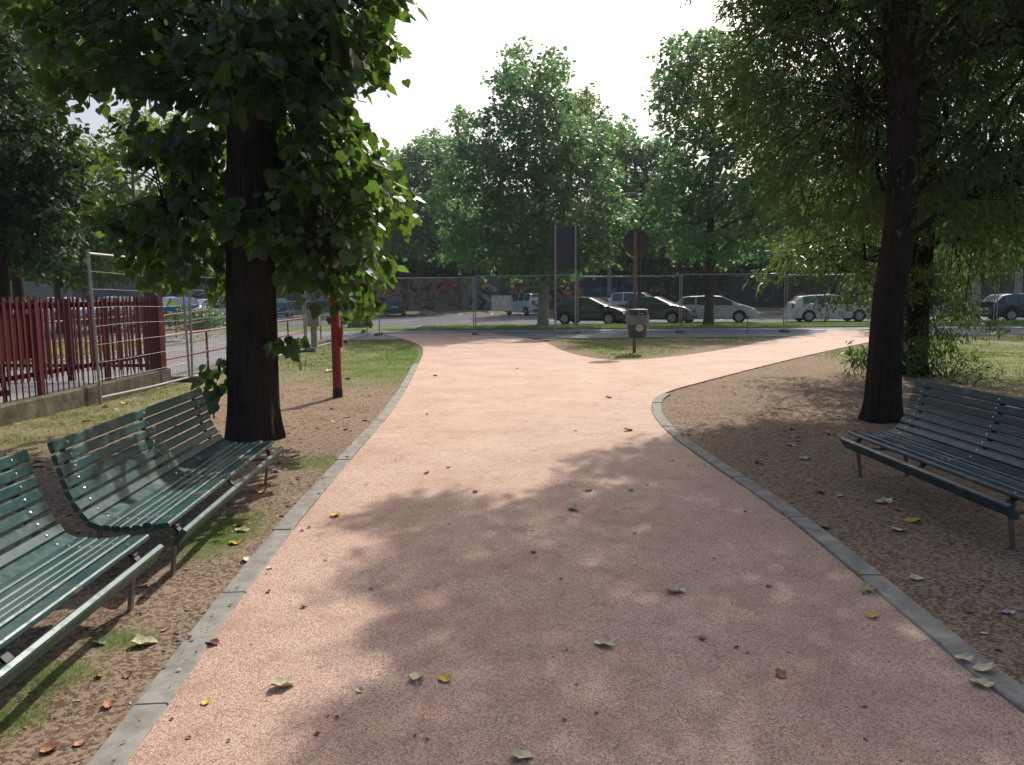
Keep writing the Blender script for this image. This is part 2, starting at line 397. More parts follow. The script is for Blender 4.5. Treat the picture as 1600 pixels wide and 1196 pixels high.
# ground sheet
def axis(segs):
    out = []
    for a, b_, st in segs: out += list(np.arange(a, b_, st))
    return np.array(out + [segs[-1][1]])
xs = axis([(-420, -60, 60), (-60, -14, 2), (-14, -6, .25), (-6, 6, .07), (6, 16, .2), (16, 60, 2), (60, 420, 60)])
ys = axis([(-60, -4, 8), (-4, 1.5, .5), (1.5, 10, .07), (10, 18, .14), (18, 34, .3), (34, 90, 1.0), (90, 700, 60)])
X, Y = np.meshgrid(xs, ys)
pp = [(p[0], p[1]) for p in path_poly]
onpath = inpoly(X, Y, pp)
def polydist(X, Y, line):
    d = np.full(X.shape, 1e9); P = line[::2]
    for i in range(len(P) - 1):
        a, b_ = P[i], P[i + 1]; ex, ey = b_[0] - a[0], b_[1] - a[1]; l2 = ex * ex + ey * ey + 1e-9
        t = np.clip(((X - a[0]) * ex + (Y - a[1]) * ey) / l2, 0, 1); d = np.minimum(d, np.hypot(X - a[0] - t * ex, Y - a[1] - t * ey))
    return d
near = (np.abs(X) < 20) & (Y < 34)
D = np.where(near, np.minimum(np.minimum(polydist(X, Y, LE), polydist(X, Y, RE)), polydist(X, Y, IS)), 9)
Z = (fbm(X, Y, .5, 3) - .5) * .08 + (fbm(X, Y, 3.0, 4) - .5) * .05
Z = Z * np.clip(D / .7, .12, 1) * (np.abs(X) < 60) - .004
Z = np.where(onpath, np.minimum(-.02, Z), np.where(D < .16, np.minimum(Z, .004), Z))
Z = np.where((X < -6.3), np.minimum(Z, -.01), Z)                    # under the ramp asphalt
Z = np.where((Y > 26.3) & (Y < 33.2), -.03, Z)
Z = np.where((Y >= 33.2) & (Y < 37.2), .02, Z)
Z = np.where((Y > 37.3) & (Y < 67), -.2, Z); Z = np.where((Y >= 67) & (Y < 90), .05 + (fbm(X, Y, .6, 3) - .5) * .1, Z)
Z = np.where((Y > 37.3) & (np.abs(X) > 70), -.2, Z)
def pxellipse(X, Y, px, py, rx, ry):
    c = G(px, py); a = G(px + rx, py) - c; b_ = G(px, py - ry) - c
    return np.exp(-(((X - c.x) / max(a.length, .05)) ** 2 + ((Y - c.y) / max(b_.length, .05)) ** 2))
def cover(X, Y):
    g = np.zeros(X.shape); dry = np.full(X.shape, .3); nz = fbm(X, Y, .9, 4)
    L = (X < -.5); 
    lv = L & (X > -6.3) & (Y > 11) & (Y < 26.4)
    g = np.where(lv, np.clip((Y - 11.5) / 4, 0, 1) * (.35 + 1.0 * nz), g)
    dry = np.where(lv, np.clip(1.1 - (X + 6.2) / 3.2, .15, 1), dry)
    lf = L & (X < -3.3) & (Y > 6.5) & (Y <= 16)
    g = np.where(lf, np.maximum(g, np.clip(.95 - np.abs(X + 5.6) / 1.5, 0, 1) * (.5 + nz)), g); dry = np.where(lf, .75, dry)
    for a in [(490, 722, 45, 14), (350, 838, 62, 34), (190, 1000, 55, 16), (90, 1060, 65, 24), (10, 1120, 70, 34)]:
        e = pxellipse(X, Y, *a); g = np.maximum(g, np.where(L, e * (.0 + 1.35 * nz), 0)); dry = np.where((e > .25) & L, .1, dry)
    isl = inpoly(X, Y, [(p[0], p[1]) for p in IS]) & (Y < 27)
    dirt = pxellipse(X, Y, 1120, 543, 90, 9)
    g = np.where(isl, (.55 + .8 * nz) * (1 - .85 * dirt) * np.clip((D_at(X, Y)) / .9, 0, 1), g); dry = np.where(isl, .5 + .5 * (nz > .55), dry)
    rf = (X > 6.5) & (Y > 8) & (Y < 27) & ~isl
    g = np.where(rf, np.clip((X - 6.5) / 2.2, 0, 1) * np.clip((Y - 9.5) / 4, 0, 1) * (.5 + nz), g); dry = np.where(rf, .55, dry)
    st = (Y > 32.8) & (Y < 37.4); g = np.where(st, 1.0, g); dry = np.where(st, .12, dry)
    far = ((X < -10.6) & (Y > 8)) | (Y > 66.5); g = np.where(far & ~st, .9, g); dry = np.where(far, .35 + .3 * nz, dry)
    return np.clip(g, 0, 1.2), np.clip(dry, 0, 1)
def D_at(X, Y): return polydist(X, Y, IS)
gg, dd = cover(X, Y)
gg = np.where(onpath, 0, gg)
nx, ny = len(xs), len(ys)
I = np.arange(nx * ny).reshape(ny, nx)
F = np.stack([I[:-1, :-1], I[:-1, 1:], I[1:, 1:], I[1:, :-1]], -1).reshape(-1, 4)
cc = np.stack([gg.ravel(), dd.ravel(), np.zeros(gg.size), np.ones(gg.size)], -1)
tag(npmesh('ground', np.stack([X.ravel(), Y.ravel(), Z.ravel()], -1), F, M['soil'], [('cover', 'FLOAT_COLOR', cc)], True), kind='structure')
def height_at(x, y):
    i = np.clip(np.searchsorted(xs, x), 1, nx - 1); j = np.clip(np.searchsorted(ys, y), 1, ny - 1)
    tx = (x - xs[i - 1]) / (xs[i] - xs[i - 1]); ty = (y - ys[j - 1]) / (ys[j] - ys[j - 1])
    return (Z[j - 1, i - 1] * (1 - tx) + Z[j - 1, i] * tx) * (1 - ty) + (Z[j, i - 1] * (1 - tx) + Z[j, i] * tx) * ty
# footway behind the fence, grass strip kerbs, car park
tag(MB().box((0, 29.75, -.012), (120, 6.3, .03)).build('pavement', M['paving']), kind='structure')
k = MB().box((27.7, 33.05, 0.0), (64, .14, .12)).box((27.7, 37.3, -.07), (64, .14, .2)).box((-4.37, 35.175, 0.0), (.14, 4.1, .12)); tag(k.build('grass_strip_kerb', M['kerb']), kind='structure')
tag(MB().box((0, 52.2, -.14), (140, 29.6, .04)).box((-32.3, 35.2, -.13), (55.6, 4.3, .06)).build('car_park', M['asphalt']), kind='structure')
tag(MB().box((0, 67.1, -.02), (140, .2, .26)).build('far_kerb', M['kerb']), kind='structure')
tag(MB().box((-8.45, 17.35, -.004), (4.2, 18.7, .02)).build('ramp_pavement', M['paving']), kind='structure')
tag(MB().box((-6.29, 19.8, 0.0), (.12, 13.3, .10)).box((-10.62, 17.35, 0.02), (.14, 18.7, .14)).build('ramp_kerb', M['kerb']), kind='structure')
mk = MB()
for i in range(-12, 13):
    x = i * 2.6 + 1; mk.box((x, 63.5, -.117), (.12, 5, .003))
for i in range(-8, 9):
    a = Vector((i * 5.2 - 3, 46.5, -.117)); mk.bar(a, a + Vector((2.2, 4.6, 0)), .14, .003)
for i in range(-4, 5): mk.box((i * 9 - 3, 56, -.117), (4, .14, .003))
tag(mk.build('road_markings', M['line']), kind='structure')

# ------------------------------------------------------------------ grass and litter (uncountable)
def blades(name, pts, hts, wd, tint, mat):
    n_ = len(pts); a = rng.random(n_) * 6.283; lean = rng.normal(0, .35, (n_, 2)) * hts[:, None]
    dx = np.stack([np.cos(a), np.sin(a), np.zeros(n_)], -1) * wd[:, None]
    top = pts + np.stack([lean[:, 0], lean[:, 1], hts], -1); mid = pts + np.stack([lean[:, 0] * .3, lean[:, 1] * .3, hts * .55], -1)
    V = np.stack([pts - dx, pts + dx, mid + dx * .7, mid - dx * .7, top], 1).reshape(-1, 3)
    b0 = np.arange(n_)[:, None] * 5
    F = np.concatenate([b0 + [0, 1, 2], b0 + [0, 2, 3], b0 + [3, 2, 4]])
    o = npmesh(name, V, F, mat, [('tint', 'FLOAT', np.repeat(tint, 5))]); return tag(o, kind='stuff')
def scatter(x0, x1, y0, y1, dens, h, wd):
    N = int((x1 - x0) * (y1 - y0) * dens); x = rng.uniform(x0, x1, N); y = rng.uniform(y0, y1, N)
    g, d = cover(x, y); cl = fbm(x, y, 2.2, 3)
    keep = (rng.random(N) < np.clip(g * 1.3 - .25, 0, 1) * np.clip(cl * 2.6 - .7, .12, 1)) & ~inpoly(x, y, pp) & (np.minimum(polydist(x, y, LE), polydist(x, y, RE)) > .12)
    x, y, d = x[keep], y[keep], d[keep]; N = len(x); z = height_at(x, y) - .003
    hh = h * rng.uniform(.4, 1.25, N); t = np.clip(1 - d + rng.normal(0, .2, N), 0, 1)
    return np.stack([x, y, z], -1), hh, wd * rng.uniform(.6, 1.3, N), t
parts_ = [scatter(-3.6, -1.2, 1.8, 8, 8000, .034, .0014), scatter(-6.3, -1.0, 8, 16, 1500, .035, .003), scatter(-6.3, -.5, 16, 26.3, 700, .05, .005),
          scatter(-6.4, -3.3, 5.5, 10, 1600, .04, .002), scatter(.5, 14, 17, 26.6, 520, .045, .005), scatter(6.5, 16, 9, 20, 420, .05, .005), scatter(-4.2, 26, 33.2, 37.2, 420, .09, .008), scatter(-22, -10.8, 10, 33, 60, .12, .012)]
P4 = [np.concatenate([p[i] for p in parts_]) for i in range(4)]
blades('grass', P4[0], P4[1], P4[2], P4[3], M['grass'])
# soil crumbs, dry bits and twigs lying on the bare earth and a few crumbs on the path
def bits(name, regs, mat):
    VV, TT = [], []
    for x0, x1, y0, y1, dens, s in regs:
        N = int((x1 - x0) * (y1 - y0) * dens); x = rng.uniform(x0, x1, N); y = rng.uniform(y0, y1, N)
        on = inpoly(x, y, pp); cl = fbm(x, y, 1.3, 3); keep = np.where(on, rng.random(N) < .10, rng.random(N) < np.clip(cl * 3 - 1, .1, 1))
        dd_ = np.minimum(polydist(x, y, LE), polydist(x, y, RE)); rim = (dd_ < .15) & ~on; keep &= ~(rim & (rng.random(N) < .8))
        x, y, on, rim = x[keep], y[keep], on[keep], rim[keep]; N = len(x)
        z = np.where(on, PATHZ, np.where(rim, .027, height_at(x, y))) + .002
        sz = s * np.exp(rng.normal(0, .5, N)) * np.where(on, .55, 1); a = rng.random(N) * 6.283; el = rng.uniform(.3, 1.1, N)
        e1 = np.stack([np.cos(a), np.sin(a), rng.normal(0, .2, N)], -1) * sz[:, None]; e2 = np.stack([-np.sin(a), np.cos(a), rng.normal(0, .25, N)], -1) * (sz * el)[:, None]
        c = np.stack([x, y, z], -1); up = np.zeros((N, 3)); up[:, 2] = sz * .45 * rng.random(N)
        VV.append(np.stack([c - e1, c - e2 * .8, c + e1, c + e2, c + up + e1 * .1], 1).reshape(-1, 3)); TT.append(np.repeat(np.clip(rng.beta(1.4, 2.2, N) + cl[keep] * .2 - .05, 0, 1), 5))
    V = np.concatenate(VV); b0 = (np.arange(len(V) // 5) * 5)[:, None]
    F = np.concatenate([b0 + [0, 1, 4], b0 + [1, 2, 4], b0 + [2, 3, 4], b0 + [3, 0, 4]])
    return tag(npmesh(name, V, F, mat, [('tint', 'FLOAT', np.concatenate(TT))]), kind='stuff')
bits('leaf_litter', [(-4, -1, 1.5, 8, 520, .006), (-6.3, -1, 6, 14, 230, .011), (-6.3, -2.5, 6, 11, 14, .03), (-4, -1, 1.5, 8, 14, .018), (1, 5, 2, 9, 460, .006), (1, 6, 2, 10, 8, .022), (1.5, 10, 8, 16, 110, .011), (-1.4, 2.4, 1.5, 12, 150, .006), (-6, -1, 14, 26, 20, .018)], M['litter'])

# ------------------------------------------------------------------ the wall with murals
wall = thing('graffiti_wall', (0, 72, 0), 'long concrete wall covered in colourful graffiti behind the car park', 'wall')
MB().box((0, .15, 1.5), (150, .3, 2.95)).build('wall_body', M['concrete'], wall)
MB().box((0, .15, 3.02), (150, .4, .09)).build('coping', M['concrete'], wall)
class Strokes:
    def __init__(s): s.v, s.f, s.c = [], [], []; s.k = 0
    def ribbon(s, pts, wds, col):
        s.k += 1; y = -.012 - (s.k % 90) * .0004; o = len(s.v)
        for i, p in enumerate(pts):
            d = Vector(pts[min(i + 1, len(pts) - 1)]) - Vector(pts[max(i - 1, 0)]); d = d.normalized() if d.length else Vector((1, 0)); nn = Vector((-d.y, d.x)) * wds[i]
            for q in (1, -1): s.v.append((p[0] + nn.x * q, y, min(2.9, max(.06, p[1] + nn.y * q)))); s.c.append((*col, 1))
        for i in range(len(pts) - 1): s.f.append((o + 2 * i, o + 2 * i + 1, o + 2 * i + 3, o + 2 * i + 2))
    def blob(s, c, rx, rz, col, n=14):
        s.k += 1; y = -.012 - (s.k % 90) * .0004; o = len(s.v); ph = random.random() * 6
        ring = [(c[0] + math.cos(2 * math.pi * i / n) * rx * (1 + .2 * math.sin(3 * i + ph)), c[1] + math.sin(2 * math.pi * i / n) * rz * (1 + .2 * math.sin(2 * i + ph))) for i in range(n)]
        for i in range(n):
            a = ring[i]; b_ = ring[(i + 1) % n]
            for q in (c, a, b_, b_): s.v.append((q[0], y, min(2.9, max(.06, q[1])))); s.c.append((*col, 1))
            m_ = o + 4 * i; s.f.append((m_, m_ + 1, m_ + 2, m_ + 3))
st = Strokes()
def wx(px): return (px - 800) / FPX * 72
def zone(px0, px1, bgc, cols, n_, w_=.15, size=1.0):
    x0, x1 = wx(px0), wx(px1)
    st.ribbon([(x0, 1.5), (x1, 1.5)], [1.42, 1.42], bgc)
    for _ in range(n_):
        c = random.choice(cols); x, z = random.uniform(x0 + .3, x1 - .3), random.uniform(.5, 2.5); a = random.uniform(0, 6.28); k = random.uniform(-1.9, 1.9); P = []
        L = random.uniform(.5, 1.6) * size; m_ = 10
        for i in range(m_): P.append((min(max(x, x0), x1), z)); x += math.cos(a) * L / m_; z += math.sin(a) * L / m_; a += k / m_ * 2.4
        st.ribbon(P, [w_ * (.3 + math.sin(math.pi * i / (m_ - 1))) * random.uniform(.7, 1.3) for i in range(m_)], c)
br, og, cr, tl, pk, pu, bl, dk, rd, yl, gr, wh = (.30, .15, .07), (.5, .22, .06), (.42, .33, .22), (.04, .36, .33), (.5, .09, .22), (.2, .05, .22), (.03, .16, .42), (.02, .02, .03), (.42, .05, .03), (.6, .42, .05), (.10, .22, .12), (.4, .42, .42)
zone(120, 345, (.10, .105, .115), [dk, wh, (.12, .14, .2), (.2, .12, .14), bl], 70, .09, 1.2)
zone(400, 560, (.06, .09, .12), [tl, bl, dk, wh], 50)
zone(560, 640, (.07, .065, .06), [og, br, cr, dk, br], 60, .13, 1.1)
st.blob((wx(608), 2.45), .45, .3, tl); st.blob((wx(575), 2.5), .3, .3, br)
zone(641, 742, (.30, .30, .28), [rd, br, dk, gr, og, (.25, .27, .27), rd], 95, .12, 1.1)
zone(743, 782, (.15, .2, .24), [dk, wh, (.1, .13, .18)], 14)
st.blob((wx(757), 2.2), .26, .2, yl); st.blob((wx(763), 2.35), .2, .18, (.7, .5, .06)); st.blob((wx(760), 2.2), .07, .07, og)
zone(783, 870, (.05, .07, .06), [rd, (.5, .12, .04), rd, dk, gr, (.3, .3, .28)], 60, .16)
zone(871, 912, (.10, .05, .09), [pk, pu, yl, (.55, .3, .1), dk, pk], 55, .10, 1.2)
zone(913, 1010, (.03, .10, .2), [bl, (.04, .28, .5), (.1, .35, .45), dk, bl], 60, .14)
zone(1011, 1130, (.06, .05, .045), [br, dk, (.12, .07, .05), og, dk], 60, .12)
zone(1131, 1180, (.03, .05, .09), [bl, dk, (.05, .12, .25)], 20)
zone(1181, 1500, (.045, .045, .05), [dk, (.09, .09, .1), pu, (.05, .1, .14), br], 90)
zone(1501, 1800, (.05, .05, .055), [dk, (.1, .09, .1), br], 30)
mo = npmesh('mural', st.v, st.f, M['mural'], [('paint', 'FLOAT_COLOR', st.c)]); mo.parent = wall
mo['label'] = 'patchwork of sprayed murals in red, teal, orange, pink and blue'
# ------------------------------------------------------------------ site fence panels
FG = 'temporary mesh fence panels round the site'
def fence_panel(a, b_, label, h=2.08, z0=.09, lean=0.0):
    a, b_ = Vector((a[0], a[1], 0)), Vector((b_[0], b_[1], 0)); L = (b_ - a).length; rz = math.atan2(b_.y - a.y, b_.x - a.x)
    t = thing('mesh_fence', (a.x, a.y, 0), label, 'fence panel', FG, rz); t.rotation_euler = (lean, 0, rz)
    f = MB(); f.tube([(0, 0, .0), (0, 0, z0 + h + .05)], .021, 8); f.tube([(L, 0, .0), (L, 0, z0 + h + .05)], .021, 8)
    for z in (z0, z0 + h): f.tube([(.02, 0, z), (L * .5, 0, z - .012), (L - .02, 0, z)], .018, 8, cap=False)
    f.build('frame', M['galv'], t, 40)
    wv = MB(); n_ = int(L / .075)
    def wire(p, q, r): d = .8 * r; wv.tube([p, q], r, 3, cap=False)
    for i in range(1, n_): x = L * i / n_; wire((x, .0, z0), (x, 0, z0 + h), .0019)
    ph = random.random() * 6
    for i in range(1, 8):
        z = z0 + h * i / 8; wv.tube([(x_, .004 + .012 * math.sin(x_ * 1.3 + ph), z + .012 * math.sin(x_ * 2 + ph + i)) for x_ in np.linspace(.01, L - .01, 7)], .002, 4, cap=False)
    wv.build('mesh_infill', M['wire'], t)
    return t
FYB = 29.3
jx = [(590, -5.3), (742, 0), (903, 0), (1066, 0), (1231, 0), (1394, 0), (1562, 0), (1730, 0)]
jxw = [(p - 800) / FPX * FYB * .99 for p, _ in jx]
bl = ['mesh fence panel across the path entrance at the left corner', 'mesh fence panel carrying the small pale board, behind the path', 'mesh fence panel behind the round-sign pole in front of the dark hatchback and grey saloon',
      'mesh fence panel in front of the silver estate car', 'mesh fence panel in front of the white car behind the low leafy branches', 'mesh fence panel half hidden behind the right-hand oak trunks', 'mesh fence panel at the far right in front of the dark estate car']
for i in range(7):
    fence_panel((jxw[i] + .04, FYB + (.05 if i % 2 else 0)), (jxw[i + 1] - .04, FYB + (.05 if i % 2 else 0)), bl[i], h=2.08 + (.05 if i in (1, 3) else 0), lean=R(random.uniform(-.8, .8)))
sp_ = [(-6.0, 11.1), (-5.84, 13.9), (-5.76, 17.5), (-5.66, 21.1), (-5.56, 24.8), (-5.42, 28.9)]
slb = ['nearest mesh fence panel, standing in front of the dark red picket fence', 'mesh fence panel half hidden behind the linden trunk', 'mesh fence panel seen just right of the linden trunk', 'mesh fence panel beside the grey utility box post', 'mesh fence panel with the stone block behind it, ending at the left corner']
for i in range(5):
    a, b_ = Vector(sp_[i]), Vector(sp_[i + 1]); d = (b_ - a).normalized() * .05
    fence_panel(a + (d if i else d * 0), b_ - d, slb[i], lean=R([-1.0, 1.5, -.8, .6, -.5][i]))
def foot(x, y, rz, label):
    m_ = MB(); m_.bar((-.33, 0, .055), (.33, 0, .055), .22, .11, ch=.03)
    o = m_.build('ballast_block', M['concrete'], loc=(x, y, 0)); o.rotation_euler = (0, 0, rz)
    return tag(o, label, 'ballast block', 'concrete blocks under the site fence')
fl = ['concrete fence foot at the left corner of the site fence', 'concrete fence foot where the path meets the footway', 'concrete fence foot just right of the rectangular sign poles', 'concrete fence foot in the grass behind the litter bin',
      'concrete fence foot between the silver estate and the white car', 'concrete fence foot behind the right-hand oaks', 'concrete fence foot at the far right of the fence']
for i in range(7): foot(jxw[i], FYB + .02, R(90), fl[i])
fl2 = ['concrete fence foot under the nearest fence panel beside the low wall', 'concrete fence foot left of the linden trunk', 'concrete fence foot hidden beside the linden trunk', 'concrete fence foot by the grey utility box', 'concrete fence foot just beyond the red post']
for i in range(1, 5): foot(sp_[i][0] - .05, sp_[i][1], 0, fl2[i])
# board tied on the fence, tags
bd = MB(); p0 = AT(768, 486, FYB - .05); p1 = AT(799, 462, FYB - .05); cx, cz = (p0.x + p1.x) / 2, (p0.z + p1.z) / 2; W, H = abs(p1.x - p0.x), abs(p1.z - p0.z)
t = thing('notice_board', (cx, FYB - .03, cz), 'small pale grey corrugated board tied to the site fence', 'board')
bd = MB()
for i in range(9): x = (i - 4) * W / 9; bd.box((x, 0 if i % 2 else -.008, 0), (W / 9 * .99, .012, H))
bd.build('board', M['whitepl'], t); MB().box((W * .12, -.02, .03), (.14, .004, .16)).build('sticker', simple('sticker_white', (.75, .75, .73), rough=.5), t)

# ------------------------------------------------------------------ red picket fences on the low wall
lw = MB(); lw.bar((-6.2, 6.2, .08), (-6.2, 13.65, .11), .22, .34, ch=.02)
tag(lw.build('low_wall', M['mossy']), 'low weathered concrete wall under the dark red picket fence', 'low wall')
def picket_fence(p0, p1, zb, label, plate=None, gapthin=True, postat=()):
    p0, p1 = Vector(p0), Vector(p1); L = (p1 - p0).length; rz = math.atan2(p1.y - p0.y, p1.x - p0.x)
    t = thing('picket_fence', (p0.x, p0.y, 0), label, 'fence', None, rz)
    pk = MB(); n_ = int(L / .125)
    for i in range(n_ + 1):
        x = i * L / n_; tp = 1.56 + random.uniform(-.012, .012)
        o = len(pk.v); w_ = .019; zl = zb + .2
        pr = [(x - w_, zl), (x + w_, zl), (x + w_, tp - .07), (x + .004, tp), (x - .004, tp), (x - w_, tp - .07)]
        for y in (-.012, .006): pk.v += [(a, y, b_) for a, b_ in pr]
        pk.f += [tuple(o + q for q in range(6)), tuple(o + 6 + q for q in range(6))[::-1]] + [(o + (q + 1) % 6, o + q, o + 6 + q, o + 6 + (q + 1) % 6) for q in range(6)]
        pk.tube([(x, -.003, zb), (x, -.003, zl + .02)], .009, 6)
    pk.build('pickets', M['red'], t)
    r = MB(); r.bar((0, .03, 1.43), (L, .03, 1.43), .035, .06); r.build('top_rail', M['red'], t)
    r = MB(); r.bar((0, .03, zb + .28), (L, .03, zb + .28), .035, .06); r.build('bottom_rail', M['red'], t)
    for x in postat:
        q = MB(); q.box((x, .035, (zb + 1.52) / 2), (.07, .07, 1.52 - zb)).build('post', M['red'], t)
    if plate: MB().box(((plate[0] + plate[1]) / 2, .07, 1.05), (plate[1] - plate[0], .02, .58)).build('plate', M['red'], t)
    return t
picket_fence((-6.2, 6.5), (-6.2, 13.2), .27, 'dark red metal picket fence running along the low concrete wall', (2.9, 3.5), postat=(1.2, 3.6, 5.3))
picket_fence((-11.4, 14.3), (-6.5, 13.9), .02, 'second dark red picket fence standing square behind the front one', postat=(.05, 1.7, 3.3))
gt_ = thing('picket_gate', (-9.5, 9.0, 0), 'red picket gate with a diagonal brace left open behind the front fence', 'gate', None, R(38))
g_ = MB()
for i in range(22): g_.box((i * .14, 0, .78), (.035, .014, 1.45))
g_.build('pickets', M['red'], gt_)
MB().bar((0, .025, .2), (3.0, .025, .2), .03, .08).bar((0, .025, 1.32), (3.0, .025, 1.32), .03, .06).bar((0, .028, .25), (3.0, .028, 1.28), .02, .05).build('gate_frame', M['red'], gt_)
gp = thing('gate_post', (-6.2, 13.42, 0), 'thick dark red square gate post at the end of the low wall', 'post')
MB().box((0, 0, .9), (.2, .2, 1.32)).build('post_body', M['red'], gp)
MB().box((0, 0, 1.585), (.23, .23, .05)).build('cap', M['red'], gp)
# tube handrails
def handrail(pts, label, z1=.83, z2=.40, ev=2.0, grp='red tube handrails'):
    P = [Vector((*p, 0)) for p in pts]; t = thing('handrail', P[0], label, 'handrail', grp)
    a, b_ = P[0], P[-1]; L = (b_ - a).length; d = (b_ - a).normalized(); up = Vector((0, 0, 1))
    q = lambda s, z: d * s + up * z
    MB().tube([q(0, z1 - .12), q(.03, z1 - .03), q(.12, z1), q(L - .12, z1), q(L - .03, z1 - .03), q(L, z1 - .12)], .025, 10).build('top_rail', M['redrail'], t, 50)
    MB().tube([q(.02, z2), q(L - .02, z2)], .02, 8).build('lower_rail', M['redrail'], t, 50)
    n_ = max(1, round(L / ev))
    for i in range(n_ + 1): MB().tube([q(i * L / n_, 0), q(i * L / n_, z1 - (.02 if 0 < i < n_ else .1))], .024, 8).build('post', M['redrail'], t, 50)
    return t
handrail([(-6.33, 13.95), (-6.6, 26.6)], 'long red tube handrail along the ramp behind the mesh fence')
handrail([(-12.0, 26.6), (-14.8, 38.5)], 'short red tube handrail on the far side of the ramp by the hedge', .9, .42)
handrail([(-11.0, 15.5), (-11.6, 23.5)], 'faded red tube handrail glimpsed behind the picket fence', .95, .45)
# ------------------------------------------------------------------ red post, utility box, stone block, stake
b0 = G(528, 622); t = thing('red_post', (b0.x, b0.y, 0), 'tall round red post with a dark base in the verge beside the linden', 'post')
MB().lathe([(.070, .15), (.069, .16), (.067, 1.72), (.055, 1.75)], 20).build('shaft', M['postred'], t, 40)
MB().lathe([(.08, -.02), (.077, .03), (.071, .15)], 20).build('base_collar', M['black'], t, 40)
MB().box((.085, -.02, .92), (.045, .07, .3)).build('small_box', M['postred'], t)
b0 = G(492, 548); t = thing('utility_box', (b0.x, b0.y, 0), 'pale grey utility box on a stubby post behind the mesh fence', 'utility box')
MB().box((0, 0, .35), (.16, .12, .7)).build('post', M['greypl'], t); MB().bar((0, -.01, .68), (0, -.01, 1.08), .34, .2, up=(0, 1, 0), ch=.02).build('cabinet', M['greypl'], t)
b0 = G(561, 512); t = tag(MB().bar((-.5, 0, .4), (.5, 0, .4), .45, .8, ch=.06).build('concrete_block', M['concrete'], loc=(b0.x + .0, b0.y, 0)), 'squat grey concrete block beyond the fence corner', 'concrete block')
b0 = G(1167, 522); tag(MB().tube([(0, 0, -.02), (.01, 0, .66)], .012, 8).bar((-.05, 0, .62), (.07, 0, .62), .02, .05).build('metal_stake', M['lamp'], loc=(b0.x, b0.y, 0)), 'thin dark metal stake with a small tag in the grass island', 'stake')
# ------------------------------------------------------------------ signs seen from behind
Ysg = 28.0; xa, xb = AT(868, 524, Ysg).x, AT(899, 524, Ysg).x; xc = (xa + xb) / 2
t = thing('road_sign', (xc, Ysg, 0), 'back of a tall rectangular road sign carried on two thin poles', 'road sign')
zt = AT(880, 353, Ysg).z
for x in (xa, xb): MB().tube([(x - xc, 0, -.02), (x - xc, 0, zt + .02)], .03, 10).build('pole', M['galv'], t, 40)
wd_ = AT(907, 380, Ysg).x - AT(864, 380, Ysg).x; zm = AT(880, 413, Ysg).z; zbm = AT(880, 421, Ysg).z
MB().box((0, .055, (zt + zm) / 2), (wd_, .03, zt - zm)).build('panel', M['signback'], t)
MB().box((.02, .055, (zm + zbm) / 2 - .01), (wd_ * .93, .03, zm - zbm)).build('supplement_panel', M['signback'], t)
for z in (zt - .25, zm + .18): MB().box((0, .033, z), (wd_ * .92, .012, .04)).build('rail', M['signback'], t)
b0 = G(991, 551); PY = b0.y
t = thing('round_sign', (b0.x, PY, 0), 'back of a round road sign on a rusty brown pole', 'road sign')
zt = AT(991, 361, PY).z; zc = AT(991, 379, PY).z
MB().tube([(0, 0, -.03), (0, 0, zt)], .045, 12).build('pole', M['rustpole'], t, 40)
MB().lathe([(.335, .052), (.345, .058), (.345, .07), (.335, .076)], 40, c=(.03, 0, zc), axis='y').build('disc', M['signback'], t, 40)
for q in (.14, -.14): MB().box((0, .048, zc + q), (.3, .012, .04)).build('clamp', M['signback'], t)
# litter bin on the same pole
t = thing('litter_bin', (b0.x + .02, PY - .33, 0), 'grey-blue litter bin with a pale scuffed hood hung on the rusty pole', 'litter bin')
z0, z1 = AT(991, 529, PY - .3).z, AT(991, 483, PY - .3).z; hb = z1 - z0
def z_(f): return z0 + hb * f
MB().lathe([(.14, z_(0)), (.195, z_(.02)), (.225, z_(.08)), (.262, z_(.5)), (.268, z_(.54)), (.24, z_(.545)), (.2, z_(.12))], 36, sy=.8).build('bin_body', M['binbody'], t, 40)
hd = MB(); hd.lathe([(.285, z_(.47)), (.292, z_(.49)), (.295, z_(.80)), (.27, z_(.80)), (.262, z_(.5))], 36, sy=.82); hd.build('hood', M['binhood'], t, 40)
hd = MB(); hd.lathe([(.27, z_(.96)), (.255, z_(.985)), (.16, z_(1.0)), (.01, z_(1.0))], 36, sy=.82)
for a in range(0, 360, 60):
    q = R(a + 30); hd.box((math.cos(q) * .255, math.sin(q) * .21, z_(.88)), (.05, .04, hb * .18), Matrix.Rotation(q, 3, 'Z'))
hd.build('lid', M['binhood'], t, 40)
MB().lathe([(.225, z_(.78)), (.215, z_(.84))], 24, sy=.8).build('opening_shade', M['black'], t)
MB().box((0, .28, z_(.5)), (.12, .14, .3)).build('bracket', M['black'], t)
lb = MB(); lb.lathe([(.10, -.215), (.10, -.2135), (.0, -.2135)][::-1], 28, c=(.02, -.02, z_(.38)), axis='y'); lb2 = lb.build('label', simple('round_label_white', (.6, .62, .56), (.42, .5, .42), rough=.5), t)
lg = MB()
for i in range(12):
    a0, a1 = R(i * 15), R(i * 15 + 14)
    lg.bar((.02 + math.cos(a0) * .086, -.238, z_(.38) + math.sin(a0) * .086), (.02 + math.cos(a1) * .086, -.238, z_(.38) + math.sin(a1) * .086), .002, .02, up=(math.cos(a0), 0, math.sin(a0)))
lg.bar((-.035, -.238, z_(.38)), (.075, -.238, z_(.38)), .002, .016, up=(0, 0, 1)); lg.bar((-.02, -.238, z_(.38) - .03), (.06, -.238, z_(.38) - .03), .002, .01)
lg.build('green_emblem', simple('emblem_green', (.06, .25, .12), rough=.5), lb2)
